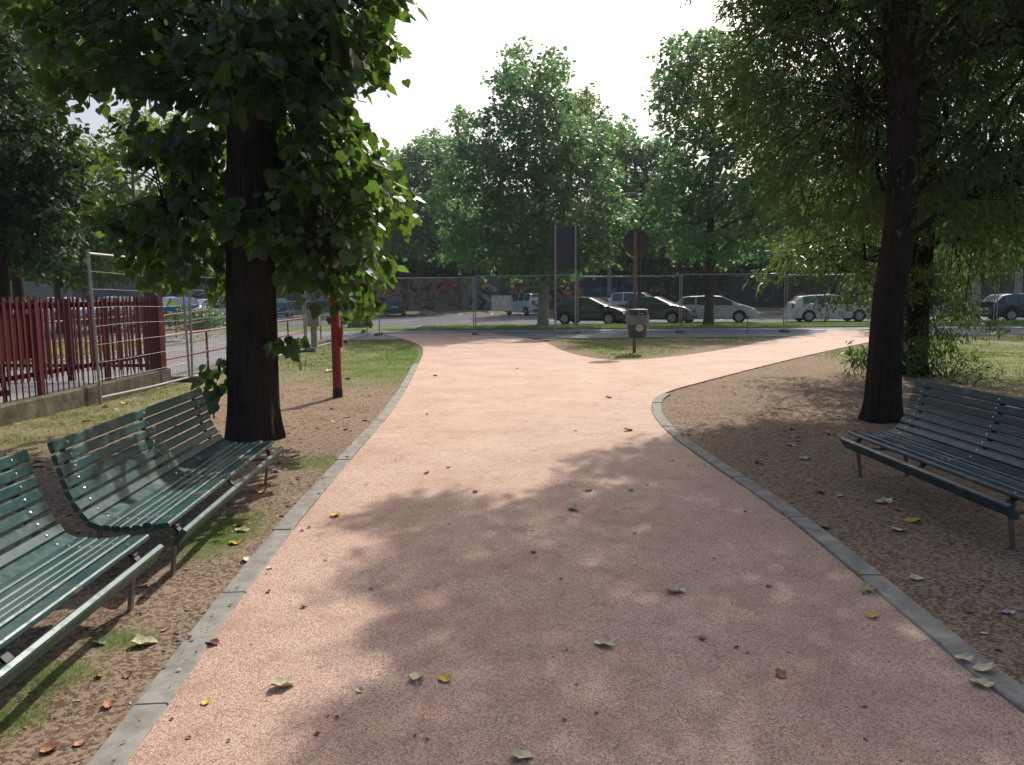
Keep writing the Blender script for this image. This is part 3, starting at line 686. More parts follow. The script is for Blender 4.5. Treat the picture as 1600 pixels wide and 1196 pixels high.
# street lamp
Yl = 44; xl = AT(1000, 400, Yl).x; zt = AT(1003, 272, Yl).z; t = thing('street_lamp', (xl, Yl, -.12), 'dark double-headed street lamp rising among the plane trees', 'street lamp')
MB().tube([(0, 0, 0), (0, 0, 4), (0, 0, zt - .3)], [.11, .08, .055], 12).build('pole', M['lamp'], t, 40)
MB().tube([(0, 0, zt - 1.2), (.08, 0, zt - .5), (.55, 0, zt)], .035, 8).tube([(0, 0, zt - 1.4), (-.08, 0, zt - 1.1), (-.3, 0, zt - .98)], .035, 8).build('arm', M['lamp'], t, 40)
for x, z, s in ((.95, zt + .03, 1), (-.62, zt - .96, -1)):
    h_ = MB(); h_.bar((x - .5 * .8, 0, z), (x + .5 * .8, 0, z + .03), .26, .09, ch=.03); l_ = h_.build('lamp_head', M['galv'], t)
    MB().box((x, 0, z - .05), (.5, .2, .015)).build('lens', M['headlight'], l_)

# ------------------------------------------------------------------ slatted benches
def bench(L, mat, label, loc, rz, worn=1):
    t = thing('park_bench', loc, label, 'bench', 'green slatted park benches', rz)
    A = lambda d: (0, math.cos(R(d)), math.sin(R(d)))
    def plank(mb, y, z, ang, w_, th=.03, x0=0, x1=L, tw=0):
        up = Vector((0, -math.sin(R(ang)), math.cos(R(ang))))
        off = random.uniform(-.004, .004)
        mb.bar((x0 + off, y, z), (x1 + off, y, z + tw), w_, th, up=up, ch=.007)
    fr = MB(); plank(fr, .0, .262, -56, .10, .034, .02, L - .02); fr.build('front_rail', mat, t)
    prof = [(.085, .334, -8, .088)] + [(.158 + i * .053, .338 - .012 * math.sin(i / 4 * 3.0) - i * .001, -2 + i * 1.2, .047) for i in range(5)] + [(.428, .345, 24, .078)]
    se = MB()
    for y, z, a, w_ in prof: plank(se, y, z, a, w_)
    se.build('seat', mat, t)
    bk = MB(); y, z, a = .48, .392, 52; bp = []
    for i in range(7):
        w_ = .056 if i < 6 else .060; bp.append((y, z, a, w_)); plank(bk, y, z, a, w_, .028); a = min(76, a + 6); st_ = .0675; y += math.cos(R(a)) * st_; z += math.sin(R(a)) * st_
    bk.build('backrest', mat, t)
    allp = prof + bp
    for k_, x in enumerate((.14, L / 2, L - .14)):
        f = MB(); pts = []
        for y, z, a, w_ in allp: pts.append(Vector((x, y + math.sin(R(a)) * .024, z - math.cos(R(a)) * .024)))
        pts = [Vector((x, .0 + .02, .245))] + pts
        for i in range(len(pts) - 1):
            d = pts[i + 1] - pts[i]; f.bar(pts[i] - d * .02, pts[i + 1] + d * .02, .045, .012, up=(0, -d.z, d.y))
        fo = f.build('support', M['bracket'], t)
        bolts = []
        for y, z, a, w_ in allp + [(.0, .262, -60, .08)]:
            nn = Vector((0, -math.sin(R(a)), math.cos(R(a)))); c = Vector((x + random.uniform(-.003, .003), y, z)) + nn * .0145
            if a < -40: c += nn * .002
            u_ = Vector((1, 0, 0)); v_ = nn.cross(u_); bo = MB(); o = 0
            for hh, rr in ((0, .0085), (.003, .0075), (.0045, .004)):
                for j in range(8): q = c + nn * hh + u_ * math.cos(j * .785) * rr + v_ * math.sin(j * .785) * rr; bo.v.append(tuple(q))
            for i in range(2):
                for j in range(8): bo.f.append((o + i * 8 + j, o + i * 8 + (j + 1) % 8, o + i * 8 + 8 + (j + 1) % 8, o + i * 8 + 8 + j))
            bo.f.append(tuple(o + 16 + j for j in range(8))); bo.build('bolt', M['bolt'], fo)
        if k_ != 1:
            for (ya, za, yb) in ((.055, .30, .10), (.46, .33, .50)):
                MB().bar((x, ya, za), (x, yb, -.03), .038, .018, up=(0, 1, 0), ch=.003).build('leg', M['legsteel'], t)
            MB().bar((x, .07, .22), (x, .485, .22), .02, .02).build('cross_brace', M['legsteel'], t)
    return t
bench(2.32, M['green_a'], 'worn green slatted bench beside the linden trunk, dappled by its shade', (-1.79, 3.98, 0), R(93.7))
bench(2.36, M['green_b'], 'green slatted bench cut by the left picture edge, with a bird-marked seat', (-1.70, 1.42, 0), R(92.5))
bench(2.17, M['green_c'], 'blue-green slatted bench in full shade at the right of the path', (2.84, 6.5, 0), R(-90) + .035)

# ------------------------------------------------------------------ parked cars
def make_car(label, loc, heading, paint, kind='hatch', cat='car'):
    P = {'hatch': dict(L=3.95, W=1.72, wb=2.49, top=[(0, .62), (.03, .95), (.12, 1.08), (.45, 1.38), (.75, 1.45), (1.5, 1.485), (2.0, 1.45), (3.0, 1.02), (3.6, .88), (3.88, .72), (3.95, .55)], roof=(.42, 2.02, 3.0), belt=.95, win=[(.52, 1.45), (1.55, 2.72)]),
         'saloon': dict(L=4.53, W=1.79, wb=2.64, top=[(0, .65), (.04, .98), (.75, 1.05), (1.3, 1.36), (1.9, 1.46), (2.5, 1.45), (3.45, 1.03), (4.15, .90), (4.45, .72), (4.53, .5)], roof=(1.3, 2.55, 3.45), belt=.97, rw=.75, win=[(1.05, 1.95), (2.05, 3.1)]),
         'estate': dict(L=4.55, W=1.77, wb=2.65, top=[(0, .62), (.04, .98), (.15, 1.08), (.5, 1.40), (.9, 1.46), (2.0, 1.50), (2.55, 1.46), (3.55, 1.03), (4.15, .86), (4.45, .68), (4.55, .5)], roof=(.48, 2.6, 3.55), belt=.96, win=[(.55, 1.2), (1.28, 2.05), (2.12, 3.15)]),
         'suv': dict(L=4.25, W=1.79, wb=2.5, top=[(0, .75), (.03, 1.08), (.10, 1.15), (.28, 1.62), (.7, 1.69), (2.2, 1.69), (2.4, 1.65), (3.05, 1.16), (3.8, 1.05), (4.15, .88), (4.25, .65)], roof=(.27, 2.42, 3.05), belt=1.1, win=[(.35, 1.05), (1.12, 1.9), (1.98, 2.75)]),
         'mpv': dict(L=4.05, W=1.7, wb=2.5, top=[(0, .65), (.03, 1.0), (.08, 1.08), (.3, 1.58), (.7, 1.65), (2.0, 1.65), (2.3, 1.58), (3.3, 1.05), (3.75, .88), (3.98, .7), (4.05, .55)], roof=(.29, 2.32, 3.3), belt=1.0, win=[(.38, 1.1), (1.18, 1.95), (2.03, 2.95)])}[kind]
    L, W, wb = P['L'], P['W'], P['wb']; tx, tz = zip(*P['top']); wr = .32
    xr = (L - wb) * .46; xf = xr + wb; zb = .22
    t = thing('parked_car', loc, label, cat, 'cars parked beyond the fence', heading)
    base = set(np.round(np.concatenate([np.linspace(0, L, 46), [P['roof'][1], P['roof'][0], P['roof'][2]], [a for w_ in P['win'] for a in w_]] + [c + wr * 1.16 * np.cos(np.linspace(0, math.pi, 9)) for c in (xr, xf)]), 3))
    X_ = sorted(base); X_ = [x for i, x in enumerate(X_) if i == 0 or x - X_[i - 1] > .012]
    rows = []
    for x in X_:
        top = float(np.interp(x, tx, tz)); e = min(x, L - x); f = 1 - .16 * max(0, 1 - e / .55) ** 2.2; hw = W / 2 * f
        belt = min(P['belt'] - .0 + .03 * (x / L < .3), top - .035); bz = zb
        for c in (xr, xf):
            d = abs(x - c)
            if d < wr * 1.16: bz = max(bz, wr + math.sqrt(max(0, (wr * 1.16) ** 2 - d * d)) * .98)
        bz = min(bz, belt - .12); g = max(0, top - belt - .05)
        ry = hw * .965 - g * .36 - .03
        rows.append([(hw * .955, bz), (hw * .99, bz + (belt - bz) * .3), (hw, bz + (belt - bz) * .62), (hw * .97, belt), (ry, top - .045 - .02 * (g < .1)), (ry * .72, top - .01), (0, top)])
    parts = {}
    def put(nm, quad):
        mb, idx = parts.setdefault(nm, (MB(), {}))
        ids = []
        for q in quad:
            kq = tuple(round(a, 4) for a in q)
            if kq not in idx: idx[kq] = len(mb.v); mb.v.append(kq)
            ids.append(idx[kq])
        if len(set(ids)) > 2: mb.f.append(tuple(dict.fromkeys(ids)))
    for i in range(len(X_) - 1):
        xa_, xb_ = X_[i], X_[i + 1]; xm = (xa_ + xb_) / 2
        for j in range(6):
            nm = 'body'
            if j == 3:
                for wi, (w0, w1) in enumerate(P['win']):
                    if w0 - .001 <= xa_ and xb_ <= w1 + .001: nm = ('side_window', wi)
            if j in (4, 5):
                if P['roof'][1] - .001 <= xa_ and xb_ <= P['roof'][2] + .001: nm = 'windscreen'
                r0 = P.get('rw', tx[2])
                if r0 - .001 <= xa_ and xb_ <= P['roof'][0] + .001: nm = 'rear_window'
            for s in (1, -1):
                q = [(xa_, s * rows[i][j][0], rows[i][j][1]), (xb_, s * rows[i + 1][j][0], rows[i + 1][j][1]), (xb_, s * rows[i + 1][j + 1][0], rows[i + 1][j + 1][1]), (xa_, s * rows[i][j + 1][0], rows[i][j + 1][1])]
                put((nm[0], nm[1], s) if isinstance(nm, tuple) else nm, q if s < 0 else q[::-1])
    for i, rv in ((0, 1), (len(X_) - 1, 0)):
        pr = [(X_[i], y, z) for y, z in rows[i]]; full = pr + [(x, -y, z) for x, y, z in pr[-2::-1]]
        put('body', full if not rv else full[::-1])
    for k_, (mb, idx) in parts.items():
        for v_i in range(len(mb.v)): mb.v[v_i] = (mb.v[v_i][0] - L / 2, mb.v[v_i][1], mb.v[v_i][2])
        nm = k_ if isinstance(k_, str) else k_[0]
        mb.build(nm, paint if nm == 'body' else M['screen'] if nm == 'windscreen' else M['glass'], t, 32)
    ub = MB(); ub.box((0, 0, .42), (L * .93, W * .84, .44)); ub.build('underbody', M['black'], t)
    for cx_ in (xr, xf):
        for s in (1, -1):
            yy = s * (W / 2 - .11)
            wt = MB(); wt.lathe([(.2, -.1), (.29, -.105), (.315, -.08), (.32, -.03), (.32, .03), (.315, .08), (.29, .105), (.2, .1)], 26, c=(cx_ - L / 2, yy, .32), axis='y')
            wo_ = wt.build('wheel', M['rubber'], t, 40)
            rm = MB(); yo = yy + s * .107
            rm.lathe([(.205, -.004), (.205, .004), (.185, .006), (.17, -.004)] if s > 0 else [(.17, .004), (.185, -.006), (.205, -.004), (.205, .004)], 24, c=(cx_ - L / 2, yo, .32), axis='y')
            for q in range(5):
                a_ = q * 1.2566; rm.bar((cx_ - L / 2, yo + s * .006, .32), (cx_ - L / 2 + math.cos(a_) * .19, yo + s * .006, .32 + math.sin(a_) * .19), .05, .01, up=(0, 1, 0))
            rm.build('rim', M['alloy'], wo_)
    hw = W / 2
    for s in (1, -1):
        MB().lathe([(.0, -.13), (.07, -.12), (.1, 0), (.07, .12), (0, .13)], 12, c=(L / 2 - .30, s * (hw * .74), .71), axis='y').build('headlight', M['headlight'], t, 60)
        zt_ = .88 if kind != 'suv' else .98
        MB().bar((-L / 2 + .02, s * (hw * .80), zt_ - .13), (-L / 2 + .05, s * (hw * .78), zt_ + .13), .17, .07, up=(1, 0, 0), ch=.02).build('tail_light', M['taillight'], t)
        MB().bar((L / 2 - P['L'] + P['roof'][2] - .35, s * (hw * .95), P['belt'] + .05), (L / 2 - P['L'] + P['roof'][2] - .33, s * (hw * .95 + .2), P['belt'] + .07), .1, .13, ch=.02).build('mirror', paint, t)
        MB().bar((P['win'][-1][0] - L / 2 - .02, s * (hw * 1.001), P['belt'] - .12), (P['win'][-1][0] - L / 2 - .2, s * (hw * 1.001), P['belt'] - .12), .02, .025).build('door_handle', M['black'] if s else paint, t)
    MB().bar((L / 2 - .03, -hw * .6, .40), (L / 2 - .03, hw * .6, .40), .10, .17, ch=.03).bar((L / 2 - .10, -hw * .5, .64), (L / 2 - .10, hw * .5, .64), .1, .07, ch=.02).build('grille', M['black'], t)
    MB().box((L / 2 + .025, 0, .45), (.012, .52, .11)).build('front_plate', M['plate'], t)
    MB().box((-L / 2 - .012, 0, .62 if kind != 'mpv' else .72), (.012, .52, .11)).build('rear_plate', M['plate'], t)
    MB().bar((-L / 2 - .02, -hw * .75, .38), (-L / 2 - .02, hw * .75, .38), .08, .16, ch=.03).build('rear_bumper', M['black'] if kind in ('suv', 'mpv') else paint, t)
    sm = MB()
    for w0, w1 in P['win'][1:]:
        for s in (1, -1): sm.box((w0 - .04 - L / 2, s * (hw * 1.0), .68), (.012, .012, .5))
    sm.build('door_seam', M['black'], t)
    if kind == 'suv':
        MB().lathe([(.0, -.1), (.28, -.09), (.32, -.03), (.32, .05), (.28, .09)], 28, c=(-L / 2 - .09, .22, .98), axis='x').build('spare_wheel_cover', paint, t, 40)
    return t
GZ = -.12
def car(px, Y, *a, **k): return None
def at_px(px, Y): return ((px - 800) / FPX * Y * 1.0, Y, GZ)
pa = dict(black=carpaint('black_car_paint', (.035, .038, .045), .4), dgrey=carpaint('dark_grey_car_paint', (.13, .13, .14), .5), silver=carpaint('silver_car_paint', (.60, .61, .63), .15), white=carpaint('white_car_paint', (.75, .76, .77), 0),
          dblue=carpaint('dark_blue_car_paint', (.02, .03, .06)), blue=carpaint('bright_blue_car_paint', (.03, .16, .45)), teal=carpaint('teal_car_paint', (.02, .14, .17)))
C_ = [(927, 41.3, -27, 'black', 'hatch', 'dark hatchback parked nearest the rectangular road sign, nose to the right'),
      (1022, 42.6, -27, 'dgrey', 'saloon', 'dark grey car directly behind the litter bin, nose to the right'),
      (1117, 42.6, -14, 'silver', 'estate', 'silver-white estate car parked behind the brown-trunked plane tree'),
      (1296, 42.4, -3, 'white', 'estate', 'white car half hidden by the low leafy oak branches'),
      (1448, 43.5, 0, 'white', 'hatch', 'white car almost covered by the right-hand oak trunks'),
      (1606, 41.6, -3, 'dblue', 'estate', 'dark blue estate car cut by the right picture edge'),
      (822, 60.5, 122, 'silver', 'suv', 'silver off-roader with a spare wheel on its tailgate, parked against the wall'),
      (617, 60.5, 101, 'black', 'mpv', 'black boxy car seen from behind at the graffiti wall'),
      (572, 61.5, 98, 'dgrey', 'hatch', 'dark car parked left of the black boxy car at the wall'),
      (946, 61.5, 82, 'dblue', 'hatch', 'dark blue car with red tail lights, peeping over the dark hatchback'),
      (1002, 51.5, -22, 'silver', 'suv', 'silver car whose roof shows behind the dark grey car'),
      (268, 50.0, -112, 'blue', 'mpv', 'bright blue tall car left of the linden, beyond the red gate post'),
      (312, 52.5, -100, 'white', 'hatch', 'white car next to the bright blue tall car'),
      (365, 45.5, 178, 'white', 'estate', 'white car partly hidden behind the linden trunk'),
      (440, 60.5, 98, 'teal', 'hatch', 'teal car just right of the linden trunk at the wall'),
      (92, 52.0, -98, 'white', 'suv', 'white car above the left end of the red pickets'),
      (136, 53.0, -95, 'dgrey', 'hatch', 'dark grey car between the white and the silver car behind the red pickets'),
      (178, 51.0, -100, 'silver', 'suv', 'silver car behind the middle of the red pickets'),
      (40, 54.0, -92, 'silver', 'hatch', 'pale silver car at the far left behind the red pickets')]
for px, Y, hd_, col, kd, lab in C_:
    make_car(lab, at_px(px, Y), R(hd_), pa[col], kd)
# ------------------------------------------------------------------ trees
def leaf_template(kind):
    if kind == 'heart':
        v = [(0, 0, 0), (-.25, -.12, .02), (-.5, .12, .07), (-.5, .45, .08), (-.25, .8, .03), (0, 1.12, -.05), (.25, .8, .03), (.5, .45, .08), (.5, .12, .07), (.25, -.12, .02), (0, .4, -.03)]
        f = [(10, (i + 1) % 10, i) for i in range(10)]
    elif kind == 'lance':
        v = [(0, 0, 0), (-.12, .45, .035), (0, 1, -.06), (.12, .45, .035)]; f = [(0, 2, 1), (0, 3, 2)]
    elif kind == 'lobed':
        v = [(0, 0, 0), (-.5, .35, .1), (-.28, .62, .02), (0, 1, -.08), (.28, .62, .02), (.5, .35, .1)]; f = [(0, 2, 1), (0, 3, 2), (0, 4, 3), (0, 5, 4)]
    else:
        v = [(0, 0, 0), (-.42, .45, .12), (0, 1, -.08), (.42, .45, .12)]; f = [(0, 2, 1), (0, 3, 2)]
    return np.array(v, float), np.array(f, int)
def unit(a): return a / (np.linalg.norm(a, axis=-1, keepdims=True) + 1e-9)
def make_leaves(name, cl, rad, per, size, kind, mat, parent, centre, droop=.6, flat=.5, hang=.3, szvar=.25, horiz=0.0):
    """cl (n,3) clump centres in local space, rad (n,), per leaves each"""
    cl = np.asarray(cl, float); rad = np.broadcast_to(np.asarray(rad, float), (len(cl),)); k = per; n_ = len(cl) * k
    c = np.repeat(cl, k, 0); r = np.repeat(rad, k)[:, None]
    # leaves sit along three short twigs in every clump
    tw = unit(rng.normal(0, 1, (len(cl), 3, 3)) * [1, 1, .45]); pick = rng.integers(0, 3, n_); d = tw[np.repeat(np.arange(len(cl)), k), pick]
    s = rng.random((n_, 1)); pos = c + d * s * r * 1.15 + np.clip(rng.normal(0, .22, (n_, 3)), -.42, .42) * r; pos[:, 2] -= (s[:, 0] ** 2) * r[:, 0] * hang
    out = unit(pos - np.asarray(centre) * [1, 1, .8]); 
    axis_ = unit(out * .5 + d * .5 + rng.normal(0, .5, (n_, 3)) + [0, 0, -droop])
    nrm = rng.normal(0, flat, (n_, 3)) + out * .45 + [0, 0, .7]
    nrm = unit(nrm - axis_ * np.sum(nrm * axis_, 1, keepdims=True)); side = np.cross(axis_, nrm)
    T, Fc = leaf_template(kind); sz = size * np.exp(rng.normal(0, szvar, n_))
    V = pos[:, None] + sz[:, None, None] * (T[None, :, 0:1] * side[:, None] + T[None, :, 1:2] * axis_[:, None] + T[None, :, 2:3] * nrm[:, None])
    F = (Fc[None] + (np.arange(n_) * len(T))[:, None, None]).reshape(-1, 3)
    tint = np.clip(rng.normal(.45, .25, n_) + np.repeat(rng.normal(0, .18, len(cl)), k), 0, 1)
    return npmesh(name, V.reshape(-1, 3), F, mat, [('tint', 'FLOAT', np.repeat(tint, len(T)))], smooth=(kind == 'heart'), parent=parent)
def limbs(mb, cl, trunk, trad, groups=10, r1=.09, r2=.025, n2=1.0, sag=.15):
    cl = np.asarray(cl, float)
    if len(cl) < groups: groups = max(1, len(cl) // 2)
    cen = cl[rng.choice(len(cl), groups, replace=False)]
    for _ in range(6):
        lab = np.argmin(((cl[:, None] - cen[None]) ** 2).sum(-1), 1); cen = np.array([cl[lab == i].mean(0) if (lab == i).any() else cen[i] for i in range(groups)])
    T = [Vector(p) for p in trunk]; zt = [p.z for p in T]
    def tpt(z): z = min(max(z, zt[0]), zt[-1]); return Vector((np.interp(z, zt, [p.x for p in T]), np.interp(z, zt, [p.y for p in T]), z))
    for i in range(groups):
        g = Vector(cen[i]); t0 = tpt(g.z); hd_ = math.hypot(g.x - t0.x, g.y - t0.y); s0 = tpt(max(zt[-1] * .16 + .3, g.z - hd_ * .55)); s0 = tpt(min(s0.z, zt[-1] * .97))
        P = []
        for q in range(7):
            t = q / 6; p = s0.lerp(g, t); p.z += math.sin(t * math.pi) * sag * hd_ * .6; P.append(p + Vector(rng.normal(0, .03 + .02 * hd_, 3)) * (0 < q))
        rr = min(r1, .03 + .028 * hd_ + .01) * 1.0; mb.tube(P, [rr * (1 - .75 * q / 6) for q in range(7)], 6, cap=False)
        mem = cl[lab == i]; 
        for c in mem[: int(len(mem) * n2) + 1]:
            c = Vector(c); a = P[3 + int(rng.integers(0, 4))]; m_ = a.lerp(c, .5) + Vector((0, 0, .08 * (c - a).length)); mb.tube([a, m_, c], [r2, r2 * .7, r2 * .3], 4, cap=False)
def tree(name, label, base, trunk, trad, cl, rad, per, size, kind, lmat, bmat, group=None, groups=12, cat='tree', tn=18, n2=1.0, flare=.35, r1=.09, r2=.022, nl=None, ridge=0, **kw):
    """trunk and clumps in coordinates relative to base"""
    t = thing(name, base, label, cat, group)
    mb = MB(); P = smooth3(trunk, 14 if ridge else 5); hs = [p.z for p in P]; rd = np.interp(hs, [p[2] for p in trunk], trad)
    rd = [r * (1 + flare * math.exp(-max(h, 0) / .22)) for r, h in zip(rd, hs)]
    ph = rng.random(8) * 6.3
    mb.tube(P, rd, tn, wob=lambda i, j, a: 1 + .035 * math.sin(5 * a + ph[0] + hs[i] * .7) + .03 * math.sin(3 * a + ph[1]) + .02 * math.sin(9 * a + ph[2] + hs[i]) + (ridge * (float(fbm(50 + 3 * math.cos(a) * 2.2, 50 + 3 * math.sin(a) * 2.2 + hs[i] * .9, 1.6, 3)) - .5) * 2 if ridge else 0) + flare * .35 * math.exp(-max(hs[i], 0) / .25) * math.sin(4 * a + ph[3]))
    limbs(mb, cl if nl is None else np.asarray(cl)[nl], trunk, trad, groups, r1, r2, n2)
    mb.build('trunk', bmat, t, 60)
    c0 = np.mean(np.asarray(cl), 0); make_leaves('crown', cl, rad, per, size, kind, lmat, t, (trunk[-1][0] * .5 + c0[0] * .5, trunk[-1][1] * .5 + c0[1] * .5, c0[2]), **kw)
    return t
def smooth3(pts, k):
    P = [Vector(p) for p in pts]; out = []
    for i in range(len(P) - 1):
        a, b_, c, d = P[max(i - 1, 0)], P[i], P[i + 1], P[min(i + 2, len(P) - 1)]
        for j in range(k): t = j / k; out.append(.5 * ((2 * b_) + (c - a) * t + (2 * a - 5 * b_ + 4 * c - d) * t * t + (3 * b_ - a - 3 * c + d) * t ** 3))
    return out + [P[-1]]
def pxcl(poly, y0, y1, n_, holes=(), gap=0.0, f=.02, minz=.2):
    """branch positions: a silhouette surveyed in the photo, given depth between y0 and y1"""
    xs_ = [p[0] for p in poly]; ys_ = [p[1] for p in poly]; out = []
    while len(out) < n_:
        px, py = rng.uniform(min(xs_), max(xs_), 400), rng.uniform(min(ys_), max(ys_), 400); ok = inpoly(px, py, poly)
        for (hx, hy, hr) in holes: ok &= np.hypot(px - hx, py - hy) > hr
        if gap: ok &= fbm(px, py, f, 3) > gap
        for a, b_ in zip(px[ok], py[ok]):
            p = AT(a, b_, y0 + (y1 - y0) * rng.beta(1.6, 1.6))
            if p.z > minz: out.append(tuple(p))
    return np.array(out[:n_])
def proj(x, y, z):
    # world point to photo pixel (survey helper)
    v = Vector((x, y, z - CH)); c, s_ = math.cos(PITCH), math.sin(PITCH); f_ = v.y * c - v.z * s_; u_ = v.x; w_ = v.y * s_ + v.z * c
    a, b_ = u_ / f_, w_ / f_; a, b_ = a - b_ * ROLL, b_ + a * ROLL; return 800 + a * FPX, 598 - b_ * FPX
# ---- the big linden on the left
b0 = G(387, 688); b0.y += .2; Yt = b0.y; LB = Vector((b0.x, Yt, 0)); print('linden', LB)
tr = [(0, 0, -.1), (0, 0, .4), (.03, 0, 1.5), (AT(389, 330, Yt).x - b0.x, 0, AT(389, 330, Yt).z), (AT(388, 150, Yt).x - b0.x, .05, AT(388, 150, Yt).z), (.1, .1, 5.5), (.0, .2, 8.5), (0, .2, 10.5)]
trd = [.26, .255, .25, .24, .22, .18, .10, .04]
hl = [(225, 165, 24), (258, 178, 30), (248, 85, 14), (280, 180, 20), (130, 40, 8), (150, 36, 8), (215, 12, 7), (300, 210, 10), (190, 270, 26), (310, 255, 12), (150, 300, 20)]
Rr = [(400, -60), (618, -60), (612, 20), (600, 60), (606, 95), (585, 115), (560, 110), (548, 150), (540, 195), (575, 205), (582, 250), (600, 275), (618, 300), (628, 335), (612, 350), (580, 330), (575, 370), (600, 400), (592, 440), (575, 482), (550, 470), (515, 440), (480, 425), (455, 440), (440, 400), (425, 300), (420, 200), (400, 120)]
Ll = [(400, -60), (40, -60), (50, 60), (100, 100), (60, 110), (120, 160), (200, 130), (225, 190), (150, 250), (140, 300), (180, 350), (190, 390), (230, 400), (250, 430), (330, 385), (345, 420), (360, 440), (355, 300), (380, 120)]
clL = np.concatenate([pxcl(Rr, Yt - 1.3, Yt + 1.7, 520), pxcl([(400, -60), (40, -60), (50, 60), (100, 100), (60, 110), (120, 160), (200, 130), (225, 190), (230, 230), (390, 230)], Yt - 1.0, Yt + 2.2, 300, hl), pxcl([(390, 215), (225, 215), (150, 250), (140, 300), (180, 350), (190, 390), (230, 400), (250, 430), (330, 385), (345, 420), (360, 440)], Yt - .6, Yt + 1.8, 130, hl, .46, .02), pxcl([(340, 0), (440, 0), (440, 170), (340, 170)], Yt - 1.5, Yt - .5, 60), pxcl([(345, 330), (440, 330), (470, 375), (400, 375), (350, 362)], Yt - .9, Yt - .4, 12),
                      pxcl([(150, 330), (345, 330), (345, 440), (250, 445), (200, 420), (165, 380)], Yt - .8, Yt + 1.2, 25, [(190, 395, 12)]),
                      pxcl([(430, 525), (458, 525), (452, 560), (434, 555)], Yt - .25, Yt, 2), pxcl([(328, 560), (348, 560), (345, 582), (325, 585)], Yt - .2, Yt, 2), pxcl([(332, 605), (345, 600), (342, 625)], Yt - .2, Yt - .1, 1),
                      pxcl([(340, 430), (350, 430), (350, 470), (325, 470)], Yt, Yt + .4, 3)])
up = []
while len(up) < 330:
    p = rng.uniform(-1, 1, 3)
    if np.linalg.norm(p) < 1: up.append((LB.x + p[0] * 2.6, Yt + .6 + p[1] * 2.6, 7.6 + p[2] * 2.8))
for q in range(len(clL)):                                              # nothing hangs in front of the bare stretches of trunk
    a_, b_ = proj(*clL[q])
    if 325 < a_ < 448 and (165 < b_ < 322 or 385 < b_ < 520): clL[q][1] = max(clL[q][1], Yt + .45 + .5 * rng.random())
clL = np.concatenate([clL, up]) - np.array(LB)
tree('linden_tree', 'big linden with a thick furrowed trunk and heart-shaped leaves behind the left bench', LB, tr, trd, clL, .21, 15, .098, 'heart', M['leaf_linden'], M['bark'], groups=16, tn=72, ridge=.11, nl=np.r_[0:len(clL) - 338, len(clL) - 330:len(clL)], n2=.9, flare=.16, r1=.07, r2=.012, droop=.7, flat=.7, hang=.45, szvar=.24)
# ---- the leaning oak on the right with the branches that shade the path
b0 = G(1375, 655); Yo = b0.y; OB = Vector((b0.x, Yo, 0)); print('oak', OB)
def rel(px, py, Yd, B): p = AT(px, py, Yd); return (p.x - B.x, Yd - B.y, p.z)
tro = [(0, 0, -.1), (.02, 0, .3), rel(1388, 480, Yo, OB), rel(1407, 330, Yo + .05, OB), rel(1408, 150, Yo + .1, OB), rel(1402, 0, Yo + .1, OB), (.45, .2, 7.5), (.3, .3, 11)]
PA = [(1170, -30), (1180, 30), (1140, 75), (1105, 115), (1110, 170), (1150, 205), (1185, 235), (1190, 270), (1175, 312), (1200, 325), (1245, 345), (1330, 352), (1380, 330), (1480, 345), (1640, 380), (1800, 380), (1800, -60), (1400, -60)]
sh = [(1060, 690), (960, 710), (885, 722), (880, 755), (830, 790), (770, 790), (690, 768), (675, 785), (620, 792), (540, 825), (550, 842), (640, 850), (600, 885), (500, 922), (575, 935), (610, 960), (605, 1010), (590, 1060), (520, 1115), (450, 1196), (430, 1400), (2600, 1400), (2600, 720), (1800, 640), (1500, 610), (1340, 640), (1200, 660)]
lightp = [(885, 832, 62, 20), (745, 872, 42, 13), (930, 888, 36, 10), (955, 760, 55, 12), (1120, 785, 30, 8), (1030, 832, 30, 8)]
top_ = []
for gx, gy in [(a + rng.uniform(-.09, .09), b_ + rng.uniform(-.09, .09)) for _ in range(2) for a in np.arange(-1.6, 8, .17) for b_ in np.arange(-1.2, 9.5, .17)]:
    if gy > 1.0:
        px, py = proj(gx, gy, 0)
        if not inpoly(np.array([px]), np.array([py]), sh)[0]: continue
        if any(c_[2] and ((px - c_[0]) / c_[2]) ** 2 + ((py - c_[1]) / c_[3]) ** 2 < 1 for c_ in lightp): continue
        if gx > 2.2 and gy > 5 and fbm(gx, gy, .8, 3) < .40: continue
    elif gx < -.9: continue
    z = rng.uniform(5.8, 8.2); k = z / SD.z; x, y = gx + SD.x * k, gy + SD.y * k
    a, b_ = proj(x, y, z)
    if b_ > -25 and a < 1120: continue
    top_.append((x, y, z))
top_ = np.array(top_)
clO = np.concatenate([pxcl(PA, Yo - .5, Yo + 4.5, 1500), top_]) - np.array(OB)
tree('oak_tree', 'leaning narrow-leaved oak with a dark bare trunk beside the right-hand bench', OB, tro, [.19, .185, .175, .165, .15, .13, .09, .03], clO, np.where(np.arange(len(clO)) < 1500, .33, .2), 28, .118, 'lance', M['leaf_oak'], M['bark2'], groups=30, tn=60, ridge=.09, n2=.3, flare=.3, r1=.04, r2=.011, droop=.45, flat=.6, hang=.45)
